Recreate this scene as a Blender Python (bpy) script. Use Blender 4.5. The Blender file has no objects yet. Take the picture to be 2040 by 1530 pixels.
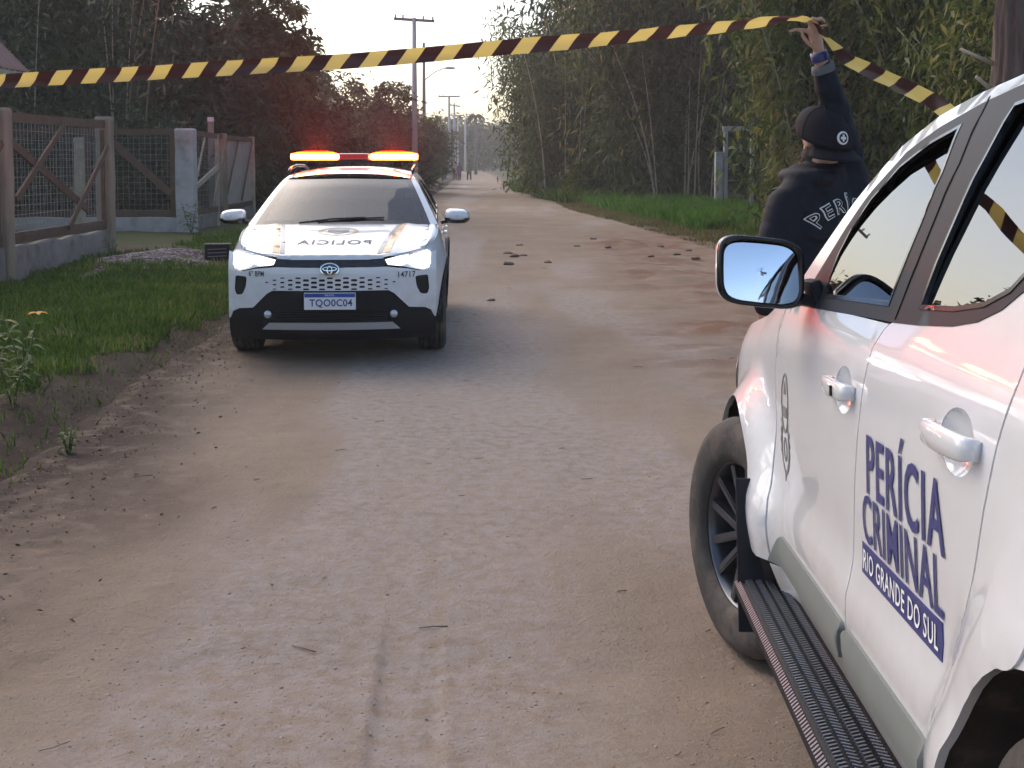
import bpy, bmesh, math, random
import numpy as np
from mathutils import Vector, Matrix
from mathutils.geometry import delaunay_2d_cdt
from mathutils.bvhtree import BVHTree

random.seed(7); RNG = np.random.default_rng(11)
R = math.radians
SC = bpy.context.scene
COL = SC.collection

# ------------------------------------------------------------------ camera
FPX, HORIZON, PITCH, EYE = 2400.0, 322.0, R(3.5), 1.62
cd = bpy.data.cameras.new('camera'); cam = bpy.data.objects.new('camera', cd); COL.objects.link(cam)
cd.sensor_fit = 'HORIZONTAL'; cd.sensor_width = 36.0; cd.lens = 36.0 * FPX / 2040.0
cd.shift_y = -(765.0 - (HORIZON + FPX * math.tan(PITCH))) / 2040.0
cd.clip_start = 0.05; cd.clip_end = 3000
cam.location = (0, 0, EYE); cam.rotation_euler = (R(90) - PITCH, 0, 0)
SC.camera = cam

# ------------------------------------------------------------------ sky and sun (dusk)
SUN_EL, SUN_AZ = R(38.0), R(-40.0)          # veiled evening sun ahead and to the left (azimuth from +Y, clockwise)
SC.world = bpy.data.worlds.new('World'); SC.world.use_nodes = True
wn = SC.world.node_tree; wn.nodes.clear()
sky = wn.nodes.new('ShaderNodeTexSky'); sky.sky_type = 'NISHITA'; sky.sun_disc = False
sky.sun_elevation = SUN_EL; sky.sun_rotation = SUN_AZ; sky.air_density = 1.0; sky.dust_density = 3.0; sky.ozone_density = 1.0; sky.altitude = 50
bg = wn.nodes.new('ShaderNodeBackground'); bg.inputs['Strength'].default_value = 0.15
wo = wn.nodes.new('ShaderNodeOutputWorld')
wn.links.new(sky.outputs[0], bg.inputs[0]); wn.links.new(bg.outputs[0], wo.inputs[0])
sd = bpy.data.lights.new('sun', 'SUN'); sd.energy = 0.5; sd.angle = R(70); sd.color = (1.0, .92, .82)
sun = bpy.data.objects.new('sun', sd); COL.objects.link(sun)
sdir = Vector((math.sin(SUN_AZ) * math.cos(SUN_EL), math.cos(SUN_AZ) * math.cos(SUN_EL), math.sin(SUN_EL)))
sun.rotation_euler = sdir.to_track_quat('Z', 'Y').to_euler()
vs = SC.view_settings; vs.view_transform = 'Standard'; vs.look = 'None'; vs.exposure = 0.9; vs.gamma = 1.0; vs.use_curve_mapping = False
SC.cycles.use_denoising = True
try: SC.cycles.denoiser = 'OPENIMAGEDENOISE'
except Exception: pass
SC.cycles.max_bounces = 8; SC.cycles.transparent_max_bounces = 24; SC.cycles.volume_bounces = 1
SC.cycles.sample_clamp_indirect = 6.0; SC.cycles.caustics_reflective = False; SC.cycles.caustics_refractive = False

# ------------------------------------------------------------------ helpers
def tag(o, label=None, cat=None, group=None, kind=None):
    if label: o['label'] = label
    if cat: o['category'] = cat
    if group: o['group'] = group
    if kind: o['kind'] = kind
    return o

def empty(name, loc=(0, 0, 0), rz=0.0, mat=None):
    o = bpy.data.objects.new(name, None); COL.objects.link(o); o.empty_display_size = .2
    if mat is not None: o.matrix_world = mat
    else: o.location = loc; o.rotation_euler = (0, 0, rz)
    return o

def link(name, me, parent=None):
    o = bpy.data.objects.new(name, me); COL.objects.link(o)
    if parent is not None: o.parent = parent
    return o

def mesh(name, V, F, mat, parent=None, smooth=False):
    me = bpy.data.meshes.new(name)
    me.from_pydata([tuple(float(c) for c in v) for v in V], [], [tuple(int(i) for i in f) for f in F]); me.update()
    if mat: me.materials.append(mat)
    if smooth: me.polygons.foreach_set('use_smooth', [True] * len(me.polygons))
    return link(name, me, parent)

def fastmesh(name, V, k, mat, parent=None, rnd=None, smooth=False, F=None):
    """V: (n,3) array; faces are consecutive groups of k vertices unless F (m,k) is given."""
    V = np.asarray(V, dtype=np.float32).reshape(-1, 3); me = bpy.data.meshes.new(name)
    if F is None: F = np.arange(len(V), dtype=np.int32).reshape(-1, k)
    F = np.asarray(F, dtype=np.int32); nf = len(F)
    me.vertices.add(len(V)); me.vertices.foreach_set('co', V.ravel())
    me.loops.add(nf * k); me.loops.foreach_set('vertex_index', F.ravel())
    me.polygons.add(nf); me.polygons.foreach_set('loop_start', np.arange(nf, dtype=np.int32) * k)
    try: me.polygons.foreach_set('loop_total', np.full(nf, k, dtype=np.int32))
    except Exception: pass
    if smooth: me.polygons.foreach_set('use_smooth', np.ones(nf, dtype=bool))
    if rnd is not None:
        a = me.attributes.new('rnd', 'FLOAT', 'FACE'); a.data.foreach_set('value', np.asarray(rnd, dtype=np.float32))
    me.update(calc_edges=True); me.validate()
    if mat: me.materials.append(mat)
    return link(name, me, parent)

class MB:
    """collects simple solids into ONE mesh"""
    def __init__(s): s.V = []; s.F = []; s.sm = []
    def add(s, V, F, smooth=False):
        b = len(s.V); s.V += [tuple(float(c) for c in v) for v in V]; s.F += [tuple(i + b for i in f) for f in F]; s.sm += [smooth] * len(F); return s
    def box(s, c, d, rot=None, bev=0.0):
        hx, hy, hz = d[0] / 2, d[1] / 2, d[2] / 2; c = Vector(c)
        if bev <= 0:
            P = [(sx * hx, sy * hy, sz * hz) for sx in (-1, 1) for sy in (-1, 1) for sz in (-1, 1)]
            F = [(0, 1, 3, 2), (4, 6, 7, 5), (0, 4, 5, 1), (2, 3, 7, 6), (0, 2, 6, 4), (1, 5, 7, 3)]
        else:
            bm = bmesh.new(); bmesh.ops.create_cube(bm, size=1.0)
            for v in bm.verts: v.co = Vector((v.co.x * d[0], v.co.y * d[1], v.co.z * d[2]))
            bmesh.ops.bevel(bm, geom=list(bm.edges), offset=bev, segments=2, profile=.6, affect='EDGES')
            bm.verts.index_update(); P = [v.co.copy() for v in bm.verts]; F = [[v.index for v in f.verts] for f in bm.faces]; bm.free()
        if rot is not None: P = [rot @ Vector(p) for p in P]
        return s.add([Vector(p) + c for p in P], F)
    def tube(s, pts, rad, n=8, cap=True):
        pts = [Vector(p) for p in pts]; m = len(pts)
        if not hasattr(rad, '__len__'): rad = [rad] * m
        V = []; F = []; up = Vector((0, 0, 1)); t0 = (pts[1] - pts[0]).normalized()
        a = t0.cross(up) if abs(t0.z) < .95 else t0.cross(Vector((0, 1, 0))); a.normalize()
        for i, p in enumerate(pts):
            t = (pts[min(i + 1, m - 1)] - pts[max(i - 1, 0)]).normalized(); a = (a - t * a.dot(t)).normalized(); b = t.cross(a)
            for k in range(n):
                w = 2 * math.pi * k / n; V.append(p + (a * math.cos(w) + b * math.sin(w)) * rad[i])
        for i in range(m - 1):
            for k in range(n): F.append((i * n + k, i * n + (k + 1) % n, (i + 1) * n + (k + 1) % n, (i + 1) * n + k))
        if cap: F.append(tuple(range(n - 1, -1, -1))); F.append(tuple((m - 1) * n + k for k in range(n)))
        return s.add(V, F, True)
    def bar(s, a, b, w, h, up=(0, 0, 1)):
        """rectangular beam from a to b: w across, h along up"""
        a = Vector(a); b = Vector(b); t = (b - a).normalized(); up = Vector(up); x = t.cross(up).normalized(); z = x.cross(t).normalized()
        P = [p + x * (sx * w / 2) + z * (sz * h / 2) for p in (a, b) for sx in (-1, 1) for sz in (-1, 1)]
        return s.add(P, [(0, 1, 3, 2), (4, 6, 7, 5), (0, 4, 5, 1), (2, 3, 7, 6), (0, 2, 6, 4), (1, 5, 7, 3)])
    def lathe(s, prof, n=24, axis='Y', center=(0, 0, 0), M=None):
        """prof: (r, h) pairs spun about the axis"""
        V = []; F = []; c = Vector(center)
        for r, h in prof:
            for k in range(n):
                w = 2 * math.pi * k / n; ca, sa = math.cos(w) * r, math.sin(w) * r
                p = Vector((ca, h, sa)) if axis == 'Y' else (Vector((ca, sa, h)) if axis == 'Z' else Vector((h, ca, sa)))
                V.append((M @ p if M is not None else p) + c)
        for i in range(len(prof) - 1):
            for k in range(n): F.append((i * n + k, i * n + (k + 1) % n, (i + 1) * n + (k + 1) % n, (i + 1) * n + k))
        return s.add(V, F, True)
    def ellipsoid(s, c, r, n=12, m=8, rot=None):
        V = []; F = []; c = Vector(c)
        for i in range(m + 1):
            th = math.pi * i / m
            for k in range(n):
                w = 2 * math.pi * k / n; p = Vector((r[0] * math.sin(th) * math.cos(w), r[1] * math.sin(th) * math.sin(w), r[2] * math.cos(th)))
                V.append((rot @ p if rot is not None else p) + c)
        for i in range(m):
            for k in range(n): F.append((i * n + k, i * n + (k + 1) % n, (i + 1) * n + (k + 1) % n, (i + 1) * n + k))
        return s.add(V, F, True)
    def build(s, name, mat, parent=None):
        me = bpy.data.meshes.new(name); me.from_pydata(s.V, [], s.F); me.update()
        if mat: me.materials.append(mat)
        me.polygons.foreach_set('use_smooth', s.sm)
        bm = bmesh.new(); bm.from_mesh(me); bmesh.ops.recalc_face_normals(bm, faces=bm.faces); bm.to_mesh(me); bm.free()
        return link(name, me, parent)

# --- curved panels: a 2D outline (with holes), triangulated and laid on a surface fmap(a, b, offset)
def dens(poly, step, closed=True):
    out = []; n = len(poly)
    for i in range(n if closed else n - 1):
        a = np.array(poly[i], float); b = np.array(poly[(i + 1) % n], float); k = max(1, int(math.ceil(np.linalg.norm(b - a) / step)))
        out += [tuple(a + (b - a) * j / k) for j in range(k)]
    if not closed: out.append(tuple(poly[-1]))
    return out
def inside(P, poly):
    P = np.asarray(P, float); x, y = P[:, 0], P[:, 1]; q = np.asarray(poly, float); r = np.zeros(len(P), bool); j = len(q) - 1
    for i in range(len(q)):
        xi, yi = q[i]; xj, yj = q[j]
        if yi != yj: r ^= ((yi > y) != (yj > y)) & (x < (xj - xi) * (y - yi) / (yj - yi) + xi)
        j = i
    return r
def segdist(P, poly):
    P = np.asarray(P, float); d = np.full(len(P), 1e9); q = np.asarray(poly, float)
    for i in range(len(q)):
        a = q[i - 1]; b = q[i]; ab = b - a; t = np.clip(((P - a) @ ab) / max(ab @ ab, 1e-12), 0, 1)
        d = np.minimum(d, np.hypot(*(P - (a + t[:, None] * ab)).T))
    return d
def rounded(poly, r, n=4):
    """round the corners of a polygon"""
    out = []; N = len(poly)
    for i in range(N):
        p = np.array(poly[i], float); a = np.array(poly[i - 1], float); b = np.array(poly[(i + 1) % N], float)
        da, db = a - p, b - p; la, lb = np.linalg.norm(da), np.linalg.norm(db); q = min(r, la * .45, lb * .45)
        s, e = p + da / la * q, p + db / lb * q
        for k in range(n + 1):
            t = k / n; out.append(tuple((1 - t) ** 2 * s + 2 * t * (1 - t) * p + t * t * e))
    return out
def panel(name, outer, fmap, mat, parent=None, holes=(), step=.05, rim=.014, off=0.0, smooth=True):
    loops = [dens(outer, step)] + [dens(h, step) for h in holes]
    pts = []; edges = []
    for L in loops:
        b = len(pts); pts += L; edges += [(b + i, b + (i + 1) % len(L)) for i in range(len(L))]
    a = np.array(loops[0]); lo, hi = a.min(0), a.max(0)
    gx, gy = np.meshgrid(np.arange(lo[0] + step / 2, hi[0], step), np.arange(lo[1] + step / 2, hi[1], step)); G = np.stack([gx.ravel(), gy.ravel()], 1)
    if len(G):
        k = inside(G, loops[0])
        for h in loops[1:]: k &= ~inside(G, h)
        G = G[k]
        if len(G):
            d = np.min([segdist(G, L) for L in loops], axis=0); G = G[d > step * .35]; pts += [tuple(g) for g in G]
    r = delaunay_2d_cdt([Vector((float(p[0]), float(p[1]))) for p in pts], edges, [], 0, 1e-6)
    V2 = np.array([(v.x, v.y) for v in r[0]]); T = np.array([f for f in r[2]])
    c = V2[T].mean(1); k = inside(c, loops[0])
    for h in loops[1:]: k &= ~inside(c, h)
    T = T[k]
    V = [fmap(float(p[0]), float(p[1]), off) for p in V2]; F = [tuple(int(i) for i in t) for t in T]; sm = [smooth] * len(F)
    if rim:
        for L in loops:
            b = len(V); n = len(L)
            V += [fmap(p[0], p[1], off) for p in L] + [fmap(p[0], p[1], off - rim) for p in L]
            F += [(b + i, b + (i + 1) % n, b + n + (i + 1) % n, b + n + i) for i in range(n)]; sm += [smooth] * n
    me = bpy.data.meshes.new(name); me.from_pydata([tuple(v) for v in V], [], F); me.update()
    if mat: me.materials.append(mat)
    me.polygons.foreach_set('use_smooth', sm)
    bm = bmesh.new(); bm.from_mesh(me); bmesh.ops.recalc_face_normals(bm, faces=bm.faces); bm.to_mesh(me); bm.free()
    return link(name, me, parent)

# --- lettering: built-in font to flat triangles, fitted into a box
def textmesh(s, w, h, weight=0.0, track=1.0, mirror=False, box=None):
    cu = bpy.data.curves.new('lettering', 'FONT'); cu.body = s; cu.size = 1.0; cu.offset = weight; cu.space_character = track; cu.resolution_u = 3
    o = bpy.data.objects.new('lettering', cu); COL.objects.link(o); dg = bpy.context.evaluated_depsgraph_get(); dg.update()
    me = bpy.data.meshes.new_from_object(o.evaluated_get(dg)); bpy.data.objects.remove(o)
    V = np.zeros(len(me.vertices) * 3); me.vertices.foreach_get('co', V); V = V.reshape(-1, 3)[:, :2]; F = [tuple(p.vertices) for p in me.polygons]
    bpy.data.meshes.remove(me)
    lo, hi = (V.min(0), V.max(0)) if box is None else box; textmesh.box = (lo, hi); V = (V - (lo + hi) / 2) / (hi - lo) * np.array([w, h])
    if mirror: V[:, 0] *= -1
    return V, F
def gridcut(V, F, step):
    """cut flat lettering along a grid so that it can follow a curved surface"""
    bm = bmesh.new(); vs_ = [bm.verts.new((p[0], p[1], 0)) for p in V]
    for f in F:
        try: bm.faces.new([vs_[i] for i in f])
        except ValueError: pass
    lo, hi = np.min(V, 0), np.max(V, 0)
    for ax in (0, 1):
        for c in np.arange(lo[ax] + step / 2, hi[ax], step):
            n = [0, 0, 0]; n[ax] = 1; co = [0, 0, 0]; co[ax] = float(c)
            bmesh.ops.bisect_plane(bm, geom=list(bm.verts) + list(bm.edges) + list(bm.faces), plane_co=co, plane_no=n, dist=1e-6)
    bmesh.ops.triangulate(bm, faces=bm.faces); bm.verts.index_update()
    V2 = np.array([(v.co.x, v.co.y) for v in bm.verts]); F2 = [tuple(v.index for v in f.verts) for f in bm.faces]; bm.free()
    return V2, F2
def lettering(s, w, h, fmap, mat, parent, weight=0.0, track=1.0, mirror=False, step=None, name='lettering', box=None):
    V, F = textmesh(s, w, h, weight, track, mirror, box)
    if step: V, F = gridcut(V, F, step)
    iv = sorted((min(V[i][0] for i in f), max(V[i][0] for i in f)) for f in F); cuts = []; e = iv[0][1]; gap = w * .022 if ' ' in s else 9   # one mesh per word
    for a_, b_ in iv:
        if a_ > e + gap: cuts.append((a_ + e) / 2)
        e = max(e, b_)
    for k in range(len(cuts) + 1):
        G_ = [f for f in F if sum(V[f[0]][0] > c for c in cuts) == k]; ids = sorted({i for f in G_ for i in f}); mp = {j: i for i, j in enumerate(ids)}
        o = mesh(name, [fmap(float(V[i][0]), float(V[i][1])) for i in ids], [tuple(mp[i] for i in f) for f in G_], mat, parent)
    return o

# --- value noise
_L = RNG.random((256, 256)).astype(np.float32)
def vnoise(x, y):
    x = np.asarray(x, float); y = np.asarray(y, float); xi = np.floor(x).astype(int); yi = np.floor(y).astype(int); fx, fy = x - xi, y - yi
    fx = fx * fx * (3 - 2 * fx); fy = fy * fy * (3 - 2 * fy); a, b, c, d = xi % 256, (xi + 1) % 256, yi % 256, (yi + 1) % 256
    return (_L[a, c] * (1 - fx) + _L[b, c] * fx) * (1 - fy) + (_L[a, d] * (1 - fx) + _L[b, d] * fx) * fy - .5
def fbm(x, y, o=4):
    s = 0; a = 1.0
    for i in range(o): s = s + a * vnoise(x * 2 ** i + 17.3 * i, y * 2 ** i + 5.1 * i); a *= .5
    return s
def sstep(a, b, x): t = np.clip((np.asarray(x, float) - a) / (b - a), 0, 1); return t * t * (3 - 2 * t)

# ------------------------------------------------------------------ materials
def nt(name):
    m = bpy.data.materials.new(name); m.use_nodes = True; n = m.node_tree; n.nodes.clear()
    out = n.nodes.new('ShaderNodeOutputMaterial'); return m, n, out
def node(n, t, **kw):
    d = n.nodes.new(t)
    for k, v in kw.items():
        if k.startswith('_'): setattr(d, k[1:], v)
        else: d.inputs[k.replace('__', ' ')].default_value = v
    return d
def ramp(n, stops):
    r = n.nodes.new('ShaderNodeValToRGB'); e = r.color_ramp.elements
    while len(e) > 1: e.remove(e[-1])
    e[0].position = stops[0][0]; e[0].color = (*stops[0][1], 1)
    for p, c in stops[1:]: x = e.new(p); x.color = (*c, 1)
    return r
def M(name, col, rough=.6, metal=0.0, var=.18, scale=6.0, bump=0.0, bscale=60.0, spec=.5, coat=0.0, stretch=(1, 1, 1), dirt=None):
    m, n, out = nt(name); b = n.nodes.new('ShaderNodeBsdfPrincipled'); n.links.new(b.outputs[0], out.inputs[0])
    b.inputs['Roughness'].default_value = rough; b.inputs['Metallic'].default_value = metal; b.inputs['Specular IOR Level'].default_value = spec
    if coat: b.inputs['Coat Weight'].default_value = coat; b.inputs['Coat Roughness'].default_value = .04
    tc = n.nodes.new('ShaderNodeTexCoord'); mp = n.nodes.new('ShaderNodeMapping'); mp.inputs['Scale'].default_value = stretch
    n.links.new(tc.outputs['Object'], mp.inputs[0])
    nz = node(n, 'ShaderNodeTexNoise', Scale=scale, Detail=6.0, Roughness=.6); n.links.new(mp.outputs[0], nz.inputs['Vector'])
    c = np.array(col); r = ramp(n, [(.25, tuple(np.clip(c * (1 - var), 0, 1))), (.75, tuple(np.clip(c * (1 + var), 0, 1)))])
    n.links.new(nz.outputs[0], r.inputs[0]); src = r.outputs[0]
    if dirt:                                           # (colour, noise scale, threshold, amount)
        n2 = node(n, 'ShaderNodeTexNoise', Scale=dirt[1], Detail=8.0, Roughness=.65); n.links.new(mp.outputs[0], n2.inputs['Vector'])
        r2 = ramp(n, [(dirt[2], (0, 0, 0)), (min(1, dirt[2] + .2), (dirt[3],) * 3)]); n.links.new(n2.outputs[0], r2.inputs[0])
        mx = n.nodes.new('ShaderNodeMix'); mx.data_type = 'RGBA'; n.links.new(r2.outputs[0], mx.inputs[0]); n.links.new(src, mx.inputs[6]); mx.inputs[7].default_value = (*dirt[0], 1); src = mx.outputs[2]
    n.links.new(src, b.inputs['Base Color'])
    if bump:
        n3 = node(n, 'ShaderNodeTexNoise', Scale=bscale, Detail=5.0); n.links.new(mp.outputs[0], n3.inputs['Vector'])
        bp = node(n, 'ShaderNodeBump', Strength=bump, Distance=.01); n.links.new(n3.outputs[0], bp.inputs['Height']); n.links.new(bp.outputs[0], b.inputs['Normal'])
    return m
def leafmat(name, stops, trans=.35, rough=.6):
    m, n, out = nt(name); at = n.nodes.new('ShaderNodeAttribute'); at.attribute_name = 'rnd'
    r = ramp(n, stops); n.links.new(at.outputs['Fac'], r.inputs[0])
    d = n.nodes.new('ShaderNodeBsdfPrincipled'); d.inputs['Roughness'].default_value = rough; d.inputs['Specular IOR Level'].default_value = .25; n.links.new(r.outputs[0], d.inputs['Base Color'])
    t = n.nodes.new('ShaderNodeBsdfTranslucent'); n.links.new(r.outputs[0], t.inputs[0])
    mx = n.nodes.new('ShaderNodeMixShader'); mx.inputs[0].default_value = trans
    n.links.new(d.outputs[0], mx.inputs[1]); n.links.new(t.outputs[0], mx.inputs[2]); n.links.new(mx.outputs[0], out.inputs[0]); return m
def glassmat(name, tint, ior=1.5, rough=.01):
    m, n, out = nt(name); t = n.nodes.new('ShaderNodeBsdfTransparent'); t.inputs[0].default_value = (*tint, 1)
    g = n.nodes.new('ShaderNodeBsdfGlossy'); g.inputs['Roughness'].default_value = rough; f = n.nodes.new('ShaderNodeFresnel'); f.inputs[0].default_value = ior
    mx = n.nodes.new('ShaderNodeMixShader'); n.links.new(f.outputs[0], mx.inputs[0]); n.links.new(t.outputs[0], mx.inputs[1]); n.links.new(g.outputs[0], mx.inputs[2]); n.links.new(mx.outputs[0], out.inputs[0]); return m
def emitmat(name, col, strength):
    m, n, out = nt(name); e = n.nodes.new('ShaderNodeEmission'); e.inputs[0].default_value = (*col, 1); e.inputs[1].default_value = strength; n.links.new(e.outputs[0], out.inputs[0]); return m

def paintmat():
    m = M('white_paint', (.68, .685, .70), .35, var=.02, scale=3, coat=1.0, dirt=((.62, .58, .54), 5, .52, .35)); n = m.node_tree
    b = [q for q in n.nodes if q.type == 'BSDF_PRINCIPLED'][0]; tc = [q for q in n.nodes if q.type == 'TEX_COORD'][0]; src = b.inputs['Base Color'].links[0].from_socket
    sp = n.nodes.new('ShaderNodeSeparateXYZ'); n.links.new(tc.outputs['Object'], sp.inputs[0]); nz = node(n, 'ShaderNodeTexNoise', Scale=9.0, Detail=8.0, Roughness=.7); n.links.new(tc.outputs['Object'], nz.inputs['Vector'])
    r = ramp(n, [(.40, (1, 1, 1)), (.62, (.25, .25, .25)), (.85, (0, 0, 0))]); n.links.new(sp.outputs['Z'], r.inputs[0]); r2 = ramp(n, [(.35, (0, 0, 0)), (.75, (.75, .75, .75))]); n.links.new(nz.outputs[0], r2.inputs[0])
    mu = node(n, 'ShaderNodeMath', _operation='MULTIPLY'); n.links.new(r.outputs[0], mu.inputs[0]); n.links.new(r2.outputs[0], mu.inputs[1])
    mx = n.nodes.new('ShaderNodeMix'); mx.data_type = 'RGBA'; n.links.new(mu.outputs[0], mx.inputs[0]); n.links.new(src, mx.inputs[6]); mx.inputs[7].default_value = (.36, .29, .235, 1); n.links.new(mx.outputs[2], b.inputs['Base Color']); return m
paint = paintmat()
black_plastic = M('black_plastic', (.010, .010, .012), .65, var=.2, scale=20, bump=.15, bscale=300, spec=.2)
gloss_black = M('gloss_black', (.012, .012, .014), .18, var=.05)
rubber = M('tyre_rubber', (.035, .032, .030), .85, var=.25, scale=18, bump=.2, bscale=120, dirt=((.13, .10, .08), 6, .45, .7))
navy = M('navy_vinyl', (.035, .04, .16), .45, var=.04)
chrome = M('chrome', (.75, .76, .78), .12, 1.0, var=.03)
alloy = M('alloy', (.10, .105, .12), .35, .8, var=.1)
grey_trim = M('grey_trim', (.16, .175, .165), .55, var=.06, scale=12, bump=.08, bscale=400)
satin_black = M('satin_black', (.030, .030, .035), .5, var=.06, spec=.06)
seat_cloth = M('seat_cloth', (.03, .03, .033), .9, var=.2, scale=40)
gap_dark = M('gap_dark', (.008, .008, .008), .9, var=.1)
car_glass = glassmat('car_glass', (.16, .17, .19), 1.8)
film_glass = glassmat('film_glass', (.02, .022, .025), 2.9)
mirror_glass = M('mirror_glass', (.80, .84, .90), .02, 1.0, var=.01)
liner_mat = M('wheel_liner', (.05, .040, .033), .9, var=.4, scale=9, bump=.3, bscale=40, dirt=((.16, .12, .09), 14, .55, .6))
# ------------------------------------------------------------------ ground, road, verges
_Y = [-5, 3, 5.8, 9, 11.8, 20, 40, 67, 110, 150, 260]
_XL = [-2.45, -2.45, -2.5, -2.7, -2.8, -2.95, -3.3, -3.9, -5.2, -6.6, -13]
_XR = [5.4, 5.4, 5.3, 5.1, 4.9, 4.25, 2.35, .1, -1.1, -2.4, -8]
def XL(y): return np.interp(y, _Y, _XL) + .10 * vnoise(np.asarray(y) * .9, 3.3) + .08 * vnoise(np.asarray(y) * 3.1, 9.3)
def XR(y): return np.interp(y, _Y, _XR) + .35 * vnoise(np.asarray(y) * .4, 21.7) + .12 * vnoise(np.asarray(y) * 2.3, 31)
def ramp_z(y): y = np.asarray(y, float); return .0742 * np.clip(3.75 - y, 0, 5.5)
def road_z(x, y):
    x = np.asarray(x, float); y = np.asarray(y, float)
    z = .010 * fbm(x * .7, y * .5, 3) + .009 * fbm(x * 6, y * 6, 3) + .0045 * np.abs(fbm(x * 21, y * 21, 3)) * sstep(-.25, .25, fbm(x * .9 + 4, y * .7, 2) + .1)
    r = np.exp(-(((x - 2.6 + .02 * (y - 14)) / 1.5) ** 2)) * sstep(6, 9.5, y) * (1 - sstep(24, 34, y))            # churned strip on the right
    z = z + r * (.13 * np.abs(fbm(x * .9, y * 2.2, 3)) + .04 * fbm(x * 3, y * 7, 2))
    l = np.exp(-((x - XL(y) - .35) / .45) ** 2)                                                               # loose soil along the left bank
    z = z + l * (.035 * np.abs(fbm(x * 5, y * 5, 3)) + .01)
    xc = -.315 - .10 * (y - 3.6) * .55                                                                         # tyre print
    tr = .75 * sstep(.105, .085, np.abs(x - xc)) * sstep(4.6, 3.7, y + .3 * vnoise(x * 9, y * 4))
    gro = np.zeros_like(z)
    for g in (-.058, -.020, .018, .056): gro = gro + np.exp(-((x - xc - g) / .0055) ** 2)
    z = z * (1 - .8 * tr) + tr * (-.010 + .010 * gro * (0.7 + .3 * np.sin(y * 190)))
    z = z + .010 * np.exp(-((np.abs(x - xc) - .115) / .018) ** 2) * .6 * sstep(4.6, 3.7, y) * (.4 + np.abs(fbm(x * 30, y * 30, 2)))
    return z + ramp_z(y)
def left_z(x, y):
    x = np.asarray(x, float); y = np.asarray(y, float); d = XL(y) - x
    b = sstep(-.05, .55, d) * (.13 + .05 * vnoise(y * 1.3, x * 1.1)) + .035 * fbm(x * 2.2, y * 2.2, 3) * sstep(0, .4, d)
    m = .24 * np.exp(-(((x + 5.0) / 1.05) ** 2 + ((y - 17.2) / 1.2) ** 2))                                         # gravel heap swell
    return -.02 + b + m + .02 * np.abs(fbm(x * 9, y * 9, 2)) + ramp_z(y)
def right_z(x, y):
    x = np.asarray(x, float); y = np.asarray(y, float); d = x - XR(y)
    return -.03 + sstep(-.1, 1.2, d) * .10 + .03 * fbm(x * 2, y * 2, 3) + ramp_z(y)
def gz(x, y):
    """height of whatever sheet is uppermost at (x, y)"""
    if x < XL(y): return float(left_z(x, y))
    if x > XR(y): return float(right_z(x, y))
    return float(road_z(x, y))

def sheet(name, X, Y, Z, mat, attrs=None, parent=None):
    n, m = X.shape; V = np.stack([X, Y, Z], -1).reshape(-1, 3)
    i = np.arange(n * m).reshape(n, m); F = np.stack([i[:-1, :-1], i[:-1, 1:], i[1:, 1:], i[1:, :-1]], -1).reshape(-1, 4)
    o = fastmesh(name, V, 4, mat, parent, smooth=True, F=F)
    for k, a in (attrs or {}).items():
        at = o.data.attributes.new(k, 'FLOAT', 'POINT'); at.data.foreach_set('value', np.asarray(a, np.float32).ravel())
    return o

def soilmat(name, base, pale, dark, extra=None, grain=1.0):
    """base soil colour with large patches, pale dust (attribute), dark humus (attribute) and fine grain relief"""
    m, n, out = nt(name); b = n.nodes.new('ShaderNodeBsdfPrincipled'); n.links.new(b.outputs[0], out.inputs[0]); b.inputs['Roughness'].default_value = .95; b.inputs['Specular IOR Level'].default_value = .15
    tc = n.nodes.new('ShaderNodeTexCoord')
    def nz(s, d=6, r=.6):
        q = node(n, 'ShaderNodeTexNoise', Scale=s, Detail=float(d), Roughness=r); n.links.new(tc.outputs['Object'], q.inputs['Vector']); return q.outputs[0]
    def mix(f, a, bb):
        q = n.nodes.new('ShaderNodeMix'); q.data_type = 'RGBA'; n.links.new(f, q.inputs[0])
        for s_, v in ((6, a), (7, bb)):
            if isinstance(v, tuple): q.inputs[s_].default_value = (*v, 1)
            else: n.links.new(v, q.inputs[s_])
        return q.outputs[2]
    def rr(f, lo, hi, v=1.0):
        q = ramp(n, [(lo, (0, 0, 0)), (hi, (v,) * 3)]); n.links.new(f, q.inputs[0]); return q.outputs[0]
    def attr(a):
        q = n.nodes.new('ShaderNodeAttribute'); q.attribute_name = a; return q.outputs['Fac']
    def mul(a, bb):
        q = n.nodes.new('ShaderNodeMath'); q.operation = 'MULTIPLY'; n.links.new(a, q.inputs[0]); n.links.new(bb, q.inputs[1]); return q.outputs[0]
    B = np.array(base)
    c = mix(rr(nz(.8, 4), .35, .7), tuple(B * .88), tuple(B * 1.10))
    c = mix(rr(nz(7), .45, .75, .5), c, tuple(B * np.array([.80, .74, .70])))
    c = mix(mul(attr('pale'), rr(nz(14), .3, .6)), c, pale)
    c = mix(mul(attr('dark'), rr(nz(5), .15, .5)), c, dark)
    c = mix(rr(nz(55, 3), .62, .74, .3), c, tuple(B * .5))
    c = mix(rr(nz(90, 3), .66, .74, .4), c, tuple(np.minimum(B * 1.6, .6)))
    if extra: c = mix(mul(attr('extra'), rr(nz(2.5, 5), .3, .55)), c, extra)
    n.links.new(c, b.inputs['Base Color'])
    b1 = node(n, 'ShaderNodeBump', Strength=.8 * grain, Distance=.018); n.links.new(nz(38, 6, .7), b1.inputs['Height'])
    b2 = node(n, 'ShaderNodeBump', Strength=.6 * grain, Distance=.006); n.links.new(nz(180, 3), b2.inputs['Height']); n.links.new(b1.outputs[0], b2.inputs['Normal'])
    n.links.new(b2.outputs[0], b.inputs['Normal']); return m

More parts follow.
